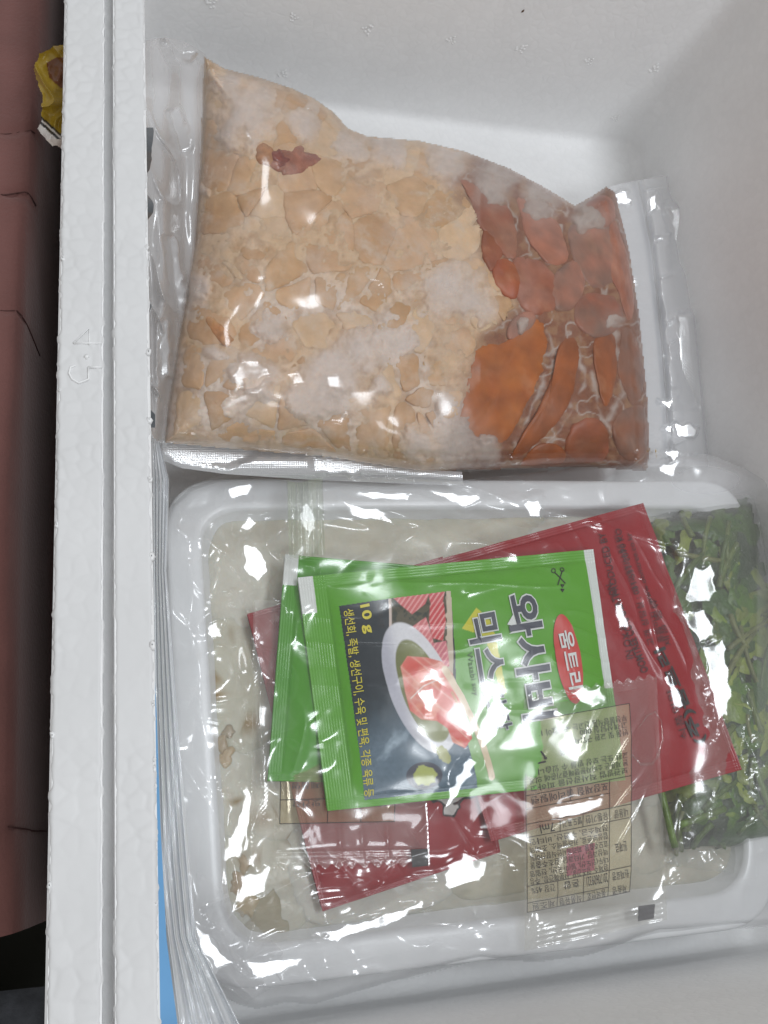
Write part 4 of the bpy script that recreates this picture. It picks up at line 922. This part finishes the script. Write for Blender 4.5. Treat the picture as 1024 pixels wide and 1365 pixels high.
# recycling triangle
q = [lb(0.13 + 0.075 * math.cos(a), 0.20 + 0.045 * math.sin(a)) for a in (0.5, 2.6, 4.7)]
for a, b in ((0, 1), (1, 2), (2, 0)):
    l_ = np.array([q[a] * (1 - t) + q[b] * t for t in np.linspace(0.12, 0.85, 8)]); W = at(l_[:, 0], l_[:, 1], sr.z + 0.003); W[:, 2] = sr.surf(W[:, 0], W[:, 1]) + 0.0004
    tube("recycling_symbol", W, [0.00035] * 6 + [0.0007, 0.00005], 'ink', SRL, 5)

pts = [(843, 1006), (856, 1018), (872, 1018), (884, 1006), (889, 985), (886, 960), (876, 948), (862, 955), (850, 972)]
W = at([p[0] for p in pts], [p[1] for p in pts], sr.z + 0.003); W[:, 2] = sr.surf(W[:, 0], W[:, 1]) + 0.0004
tube("air_bubble", W, [0.0002, 0.0006, 0.0008, 0.0007, 0.0004, 0.0003, 0.0005, 0.0004, 0.0001], 'bubble', sr.o, 8)

# ================================================================== BAG OF GREENS
GB = [(862, 694), (930, 676), (992, 664), (1006, 668), (1018, 760), (1032, 860), (1052, 960), (1064, 1110), (990, 1128), (940, 1132), (892, 1140), (884, 1060), (876, 900)]
gbag = thing("greens_bag", at(960, 900, 0.03), "clear bag of chopped dark green leaves and stems beside the red packet", "vegetables")
def gz(px, py): 
    d = np.clip(polyd(px, py, GB) / 60, 0, 1); return DZ + 0.0445 + 0.016 * np.sqrt(1 - (1 - d) ** 2) + 0.002 * fbm(px / 50, py / 50, 91, 2)
gx, gy = np.meshgrid(np.arange(855, 1070, 2.0), np.arange(658, 1146, 2.0), indexing='ij')
cc = np.empty(gx.shape + (3,)); cc[:] = lin(46, 62, 26); cc *= (1 + 0.5 * fbm(gx / 14, gy / 14, 92))[..., None]
bed = grid("leaf_mass", at(gx, gy, gz(gx, gy) - 0.003 + 0.0025 * fbm(gx / 12, gy / 12, 93)), 'leaf', gbag, cc, polyd(gx, gy, GB) > 3, flip=True)
lcols = [lin(74, 108, 30), lin(52, 86, 28), lin(106, 128, 42), lin(36, 56, 30), lin(132, 146, 58), lin(62, 92, 26)]
placed = 0
while placed < 150:
    x, y = 862 + rng.rand() * 185, 672 + rng.rand() * 462
    if float(polyd(np.array([x]), np.array([y]), GB)[0]) < 9: continue
    placed += 1; L_ = 16 + 32 * rng.rand(); w = 6 + 11 * rng.rand(); a = rng.rand() * 6.28 if rng.rand() < 0.5 else 1.57 + 0.6 * rng.randn(); cu = rng.randn() * 0.4
    ts = np.linspace(-1, 1, 9); V = []
    lift = 0.0016 * rng.rand() - 0.0006
    for t in ts:
        ax = x + math.cos(a + cu * t) * L_ * t; ay = y + math.sin(a + cu * t) * L_ * t; ww = w * math.sqrt(max(0.02, 1 - abs(t) ** 2.4)) * (1 + 0.25 * rng.randn())
        for s_ in (-1, -0.4, 0.3, 1):
            qx = ax - math.sin(a + cu * t) * ww * s_; qy = ay + math.cos(a + cu * t) * ww * s_
            V.append(at(qx, qy, float(gz(np.array([qx]), np.array([qy]))[0]) + lift + 0.0010 * (1 - s_ * s_) + 0.00025 * rng.randn()))
    V = np.array(V).reshape(9, 4, 3); c = np.array(lcols[rng.randint(6)]) * (0.8 + 0.5 * rng.rand())
    grid("leaf", V, 'leaf', gbag, np.tile(c, (36, 1)))
for k in range(34):
    x, y = 872 + rng.rand() * 165, 690 + rng.rand() * 430
    if float(polyd(np.array([x]), np.array([y]), GB)[0]) < 12: continue
    a = 1.57 + 0.5 * rng.randn(); L_ = 18 + 22 * rng.rand(); pts = []
    for t in np.linspace(-1, 1, 6):
        qx, qy = x + math.cos(a) * L_ * t + 3 * t * t, y + math.sin(a) * L_ * t
        pts.append(at(qx, qy, float(gz(np.array([qx]), np.array([qy]))[0]) + 0.0014))
    c = np.array([lin(104, 120, 56), lin(86, 110, 46), lin(122, 126, 74)][k % 3])
    tube("stem", pts, 0.0009 + 0.0007 * rng.rand(), 'leaf', gbag, 7, c)
for P_ in ([(880, 1050), (893, 1048), (900, 1130), (890, 1134)], [(1002, 1010), (1020, 1005), (1030, 1090), (1006, 1098)], [(905, 1100), (960, 1068), (966, 1078), (912, 1112)]):
    p = np.array(P_, float); tube("stem", [at(*(p[0] * (1 - t) + p[2] * t), 0.0615 + DZ) for t in np.linspace(0, 1, 6)], 0.0015, 'leaf', gbag, 8, np.array(lin(96, 122, 48)))
gx, gy = np.meshgrid(np.arange(850, 1078, 1.6), np.arange(652, 1180, 1.6), indexing='ij')
GF = [(862, 684), (930, 668), (992, 658), (1010, 664), (1024, 760), (1040, 860), (1060, 960), (1072, 1170), (990, 1166), (930, 1160), (884, 1150), (880, 1060), (872, 900)]
zz = gz(gx, gy) + 0.0038 + 0.0016 * fbm(gx / 30, gy / 30, 94) + 0.0014 * ridge(gx, gy, 1.3, 110, 40, 30) + 0.0032 * np.exp(-(lined(gx + 5 * vnoise(gx / 25, gy / 25, 9), gy, [(925, 750), (945, 850), (962, 960)]) / 26) ** 2)
grid("bag_film", at(gx, gy, zz), 'greens_film', gbag, None, polyd(gx, gy, GF) > 0, flip=True)
bub = None; nb = 0
while nb < 90:
    cxb, cyb, sg = [(965, 760, 14), (945, 1080, 16), (1000, 960, 20), (985, 720, 12), (1005, 1030, 12)][rng.randint(5)]
    x, y = cxb + rng.randn() * sg, cyb + rng.randn() * sg * 1.6
    if float(polyd(np.array([x]), np.array([y]), GB)[0]) < 8 or x > 1030: continue
    nb += 1
    if bub is None:
        V = []; Fc = []
        for i, ph in enumerate((0, 0.5, 1.0, 1.35)):
            for k in range(8): V.append((math.cos(k * math.pi / 4) * math.cos(ph), math.sin(k * math.pi / 4) * math.cos(ph), math.sin(ph)))
        for i in range(3):
            for k in range(8): Fc.append([i * 8 + k, i * 8 + (k + 1) % 8, (i + 1) * 8 + (k + 1) % 8, (i + 1) * 8 + k])
        Fc.append([24 + k for k in range(8)]); bub = bpy.data.meshes.new("bubble"); bub.from_pydata(V, [], Fc); bub.materials.append(MAT['bubble']); bub.polygons.foreach_set("use_smooth", [True] * len(bub.polygons))
    o = bpy.data.objects.new("bubble", bub); COL.objects.link(o); o.parent = gbag
    o.location = Vector(at(x, y, float(gz(np.array([x]), np.array([y]))[0]) + 0.0036)) - gbag.location; r = 0.0003 + 0.0006 * rng.rand() ** 2; o.scale = (r, r, r * 0.5)

# ================================================================== CLEAR WRAP OVER THE TRAY
wrap = thing("clear_wrap", at(600, 980, TZ), "crumpled clear plastic bag stretched over the tray and sauce packets", "plastic bag")
WO = [(214, 700), (226, 668), (250, 645), (290, 632), (340, 626), (420, 632), (520, 636), (600, 630), (700, 622), (800, 614), (860, 606), (900, 598), (950, 606), (990, 622), (1060, 640), (1060, 1232), (960, 1240), (880, 1246), (850, 1254), (780, 1276),
      (720, 1284), (640, 1282), (600, 1290), (480, 1322), (420, 1340), (380, 1338), (344, 1346), (318, 1340), (285, 1322), (258, 1290), (246, 1240), (232, 1150), (222, 1000), (216, 850)]
CRE = [([(300, 700), (420, 672), (560, 690), (690, 740)], 15, 0.0036), ([(250, 760), (262, 900), (280, 1060), (300, 1200)], 13, 0.0036), ([(330, 1215), (480, 1190), (640, 1150), (760, 1140)], 16, 0.0036), ([(470, 650), (600, 720), (700, 730)], 12, 0.0030), ([(320, 790), (345, 900), (352, 1010), (330, 1130)], 12, 0.0030), ([(300, 1320), (420, 1296), (560, 1262), (720, 1230)], 14, 0.0036), ([(880, 1010), (930, 1110), (990, 1180)], 14, 0.003), ([(555, 628), (660, 660), (760, 690), (840, 712), (930, 742), (970, 745)], 7, 0.0050), ([(430, 640), (560, 662), (700, 706), (800, 700)], 9, 0.003), ([(640, 1010), (610, 1040), (580, 1085), (560, 1110)], 6, 0.0035), ([(680, 940), (640, 990), (600, 1040)], 10, 0.0035),
       ([(240, 1010), (290, 1100), (320, 1180), (300, 1240)], 9, 0.004), ([(280, 1240), (330, 1200), (400, 1170), (460, 1160)], 10, 0.005), ([(290, 1290), (380, 1270), (470, 1240), (580, 1210)], 12, 0.006), ([(420, 1270), (520, 1170), (560, 1120)], 6, 0.0025), ([(860, 770), (880, 860), (905, 940)], 6, 0.0035),
       ([(275, 720), (330, 760), (380, 810)], 8, 0.004), ([(320, 668), (450, 690), (560, 700)], 8, 0.003), ([(890, 1180), (960, 1130), (1030, 1080)], 6, 0.003), ([(900, 1200), (980, 1160), (1030, 1120)], 6, 0.003), ([(860, 640), (880, 614), (930, 610)], 10, 0.005), ([(240, 1180), (260, 1260), (330, 1325)], 10, 0.006),
       ([(226, 1200), (270, 1290), (340, 1330)], 5, 0.003), ([(560, 1180), (700, 1160), (800, 1130)], 10, 0.004), ([(620, 790), (700, 770), (760, 700)], 5, 0.0015), ([(850, 680), (950, 720), (1030, 735)], 7, 0.0022)]
gx, gy = np.meshgrid(np.arange(206, 1062, 1.7), np.arange(590, 1352, 1.7), indexing='ij'); dW = polyd(gx, gy, WO)
top = np.full(gx.shape, TZ + 0.0030)
Wd = at(gx, gy, 0.066 + DZ)
for S in (rb, ra, sl, gb, gf_, sr):
    u, v = S.uv(Wd[..., 0], Wd[..., 1]); ins = np.minimum(np.minimum(u, 1 - u) * S.L[0], np.minimum(v, 1 - v) * S.L[1]); hh = S.h(np.clip(u, 0, 1), np.clip(v, 0, 1)) + 0.0012
    k = sstep(-0.022, 0.0015, ins); top = np.maximum(top, top * (1 - k) + hh * k)
kg = sstep(-30, 6, polyd(gx, gy, GB)); top = np.maximum(top, top * (1 - kg) + (gz(gx, gy) + 0.0085) * kg)
over = sstep(0.062 + DZ, 0.068 + DZ, top)
top = np.maximum(blur(blur(top + 0.0004, 7), 7), top * 0.7 + 0.3 * blur(top, 4))
amp = (1 - 0.86 * over) * sstep(-2, 26, dW)
wr = 0.0013 * ridge(gx, gy, 0.35, 170, 60, 33) + 0.0012 * ridge(gx, gy, -0.55, 150, 50, 35)
wr = wr + folds(gx, gy, [(0.5, 170, 0.16, 0.13), (1.35, 140, 0.15, 0.47), (2.3, 120, 0.13, 0.71), (-0.35, 100, 0.09, 0.29)])
wr = blur(wr, 2)
zz = top + 0.0012 + wr * amp
for pts, w, h in CRE: zz = zz + h * 0.5 * np.exp(-lined(gx + 5 * vnoise(gx / 60, gy / 60, 6), gy + 5 * vnoise(gx / 60, gy / 60, 7), pts) / w * 1.0)
FAC = [[(660, 932), (680, 946), (664, 978), (644, 996), (640, 970)], [(626, 1008), (636, 1016), (604, 1070), (592, 1082), (606, 1040)], [(325, 722), (345, 732), (360, 760), (345, 776), (325, 760)], [(328, 690), (345, 698), (336, 706), (318, 704)], [(302, 650), (335, 645), (332, 660), (306, 662)], [(590, 1165), (622, 1140), (650, 1150), (640, 1175), (600, 1186)],
       [(255, 1230), (275, 1248), (312, 1286), (292, 1290), (262, 1262)], [(330, 1285), (400, 1278), (372, 1298), (335, 1300)], [(420, 1245), (500, 1225), (560, 1205), (540, 1222), (450, 1256)], [(926, 762), (950, 750), (956, 790), (930, 806), (912, 800)], [(908, 818), (940, 812), (952, 836), (936, 858)], [(940, 868), (966, 852), (976, 930), (958, 962), (948, 920)], [(455, 668), (502, 680), (524, 697), (480, 690)],
       [(575, 655), (640, 664), (618, 676)], [(325, 1168), (362, 1158), (352, 1188), (318, 1202)], [(872, 627), (905, 614), (900, 636)], [(300, 1145), (330, 1050), (338, 1062), (318, 1140)], [(760, 925), (800, 918), (806, 930), (790, 945)], [(565, 920), (578, 918), (576, 948), (566, 946)], [(884, 905), (890, 900), (915, 940), (905, 945)],
       [(408, 668), (420, 690), (414, 720), (404, 700)], [(700, 668), (720, 664), (722, 690), (706, 690)], [(275, 835), (290, 828), (296, 850), (284, 852)], [(730, 1080), (800, 1066), (802, 1074), (736, 1092)], [(820, 820), (828, 800), (836, 830), (826, 840)], [(480, 655), (540, 660), (500, 666)]]
zz += 0.0026 * np.exp(-((gx - 570) / 62) ** 2 - ((gy - 895) / 58) ** 2)
for pl in FAC: zz = facet(zz, gx, gy, pl, 11.0, 1.0, 0.0001)
zz = blur(zz, 1)
zz -= 0.012 * (1 - sstep(0, 16, dW)) ** 2
haze = 0.035 - 0.022 * over + 0.05 * sstep(0.0, 0.6, fbm(gx / 60, gy / 60, 45)) * (1 - over) + 0.10 * (1 - sstep(0, 10, dW))
haze += 0.30 * np.exp(-(((gx - 940) / 75) ** 2 + ((gy - 640) / 30) ** 2)) + 0.07 * (polyd(gx, gy, [(268, 690), (300, 672), (1010, 672), (1010, 1170), (640, 1205), (330, 1262), (286, 1225)]) < 0)
haze += 0.16 * np.exp(-(((gx - 310) / 70) ** 2 + ((gy - 1290) / 60) ** 2)) + 0.10 * 1.3 * np.exp(-(((gx - 700) / 330) ** 2 + ((gy - 1245) / 45) ** 2)) + 0.06 * np.exp(-(((gx - 960) / 90) ** 2 + ((gy - 1190) / 60) ** 2))
grid("wrap_film", at(gx, gy, zz), 'film', wrap, np.repeat(haze[..., None], 3, 2), dW + 2 * vnoise(gx / 40, gy / 40, 8) > 0, flip=True)
# gathered seam strips running down from the far edge
t, s = np.meshgrid(np.linspace(0, 1, 70), np.linspace(0, 1, 90), indexing='ij')
px = 382 + s * 48 + 4 * t; py = 640 + t * 102 + 3 * np.sin(s * 5); zz = TZ + 0.012 + 0.004 * t + 0.0016 * np.abs(np.sin(s * 17)) + 0.0008 * np.sin(s * 44 + t * 3)
grid("seam_strip", at(px, py, zz), filmmat("pale_green_seam", haze=0.20, hcol=(0.50, 0.62, 0.40), rough=0.1, base=0.1, edge=0.6), wrap, flip=True)
# loose gathered corner of the bag at the near left
t, s = np.meshgrid(np.linspace(0, 1, 90), np.linspace(0, 1, 90), indexing='ij')
px = 256 + s * 130 - 20 * t + 40 * t * s * 0; py = 1150 + t * 175 + 60 * s * t + 20 * s; 
zz = TZ + 0.012 - 0.016 * t + 0.005 * np.sin(s * 9 + t * 4) * (0.4 + t) + 0.003 * ridge(px, py, 0.9, 60, 22, 50)
cm = polyd(px, py, [(262, 1160), (300, 1190), (380, 1270), (376, 1310), (330, 1338), (280, 1300), (256, 1230)]) > 0
grid("bag_corner", at(px, py, zz), filmmat("gathered_bag_corner", haze=0.16, rough=0.1, base=0.09, edge=0.6), wrap, None, cm, flip=True)

# ================================================================== PLEATED ZIPPER BAG ALONG THE LEFT WALL
zb = thing("zipper_bag", at(235, 1000, 0.06), "pleated clear bag edge with a blue stripe between foam wall and tray", "plastic bag")
t, s = np.meshgrid(np.linspace(0, 1, 320), np.linspace(0, 1, 120), indexing='ij')
py = 585 + t * 800; l = np.interp(py, [585, 900, 1150, 1385], [203, 206, 212, 238]); r = np.interp(py, [585, 640, 760, 1000, 1250, 1385], [212, 226, 222, 240, 262, 330])
px = l + (r - l) * s
zz = 0.104 - 0.040 * s + 0.0016 * np.sin(s * 28 + 2.2 * np.sin(t * 4)) + 0.0011 * np.sin(s * 61 + t * 5) + 0.002 * fbm(px / 25, py / 120, 52)
grid("pleated_film", at(px, py, zz), 'zip', zb, flip=True)
t, s = np.meshgrid(np.linspace(0, 1, 90), np.linspace(0, 1, 10), indexing='ij')
py = 860 + t * 530; l = np.interp(py, [860, 1100, 1390], [198, 202, 214]); r = np.interp(py, [860, 950, 1100, 1250, 1390], [204, 209, 214, 222, 240])
grid("blue_stripe", at(l + (r - l) * s, py, 0.112 + 0.001 * np.sin(t * 9) - 0.002 * s), 'blue', zb, flip=True)
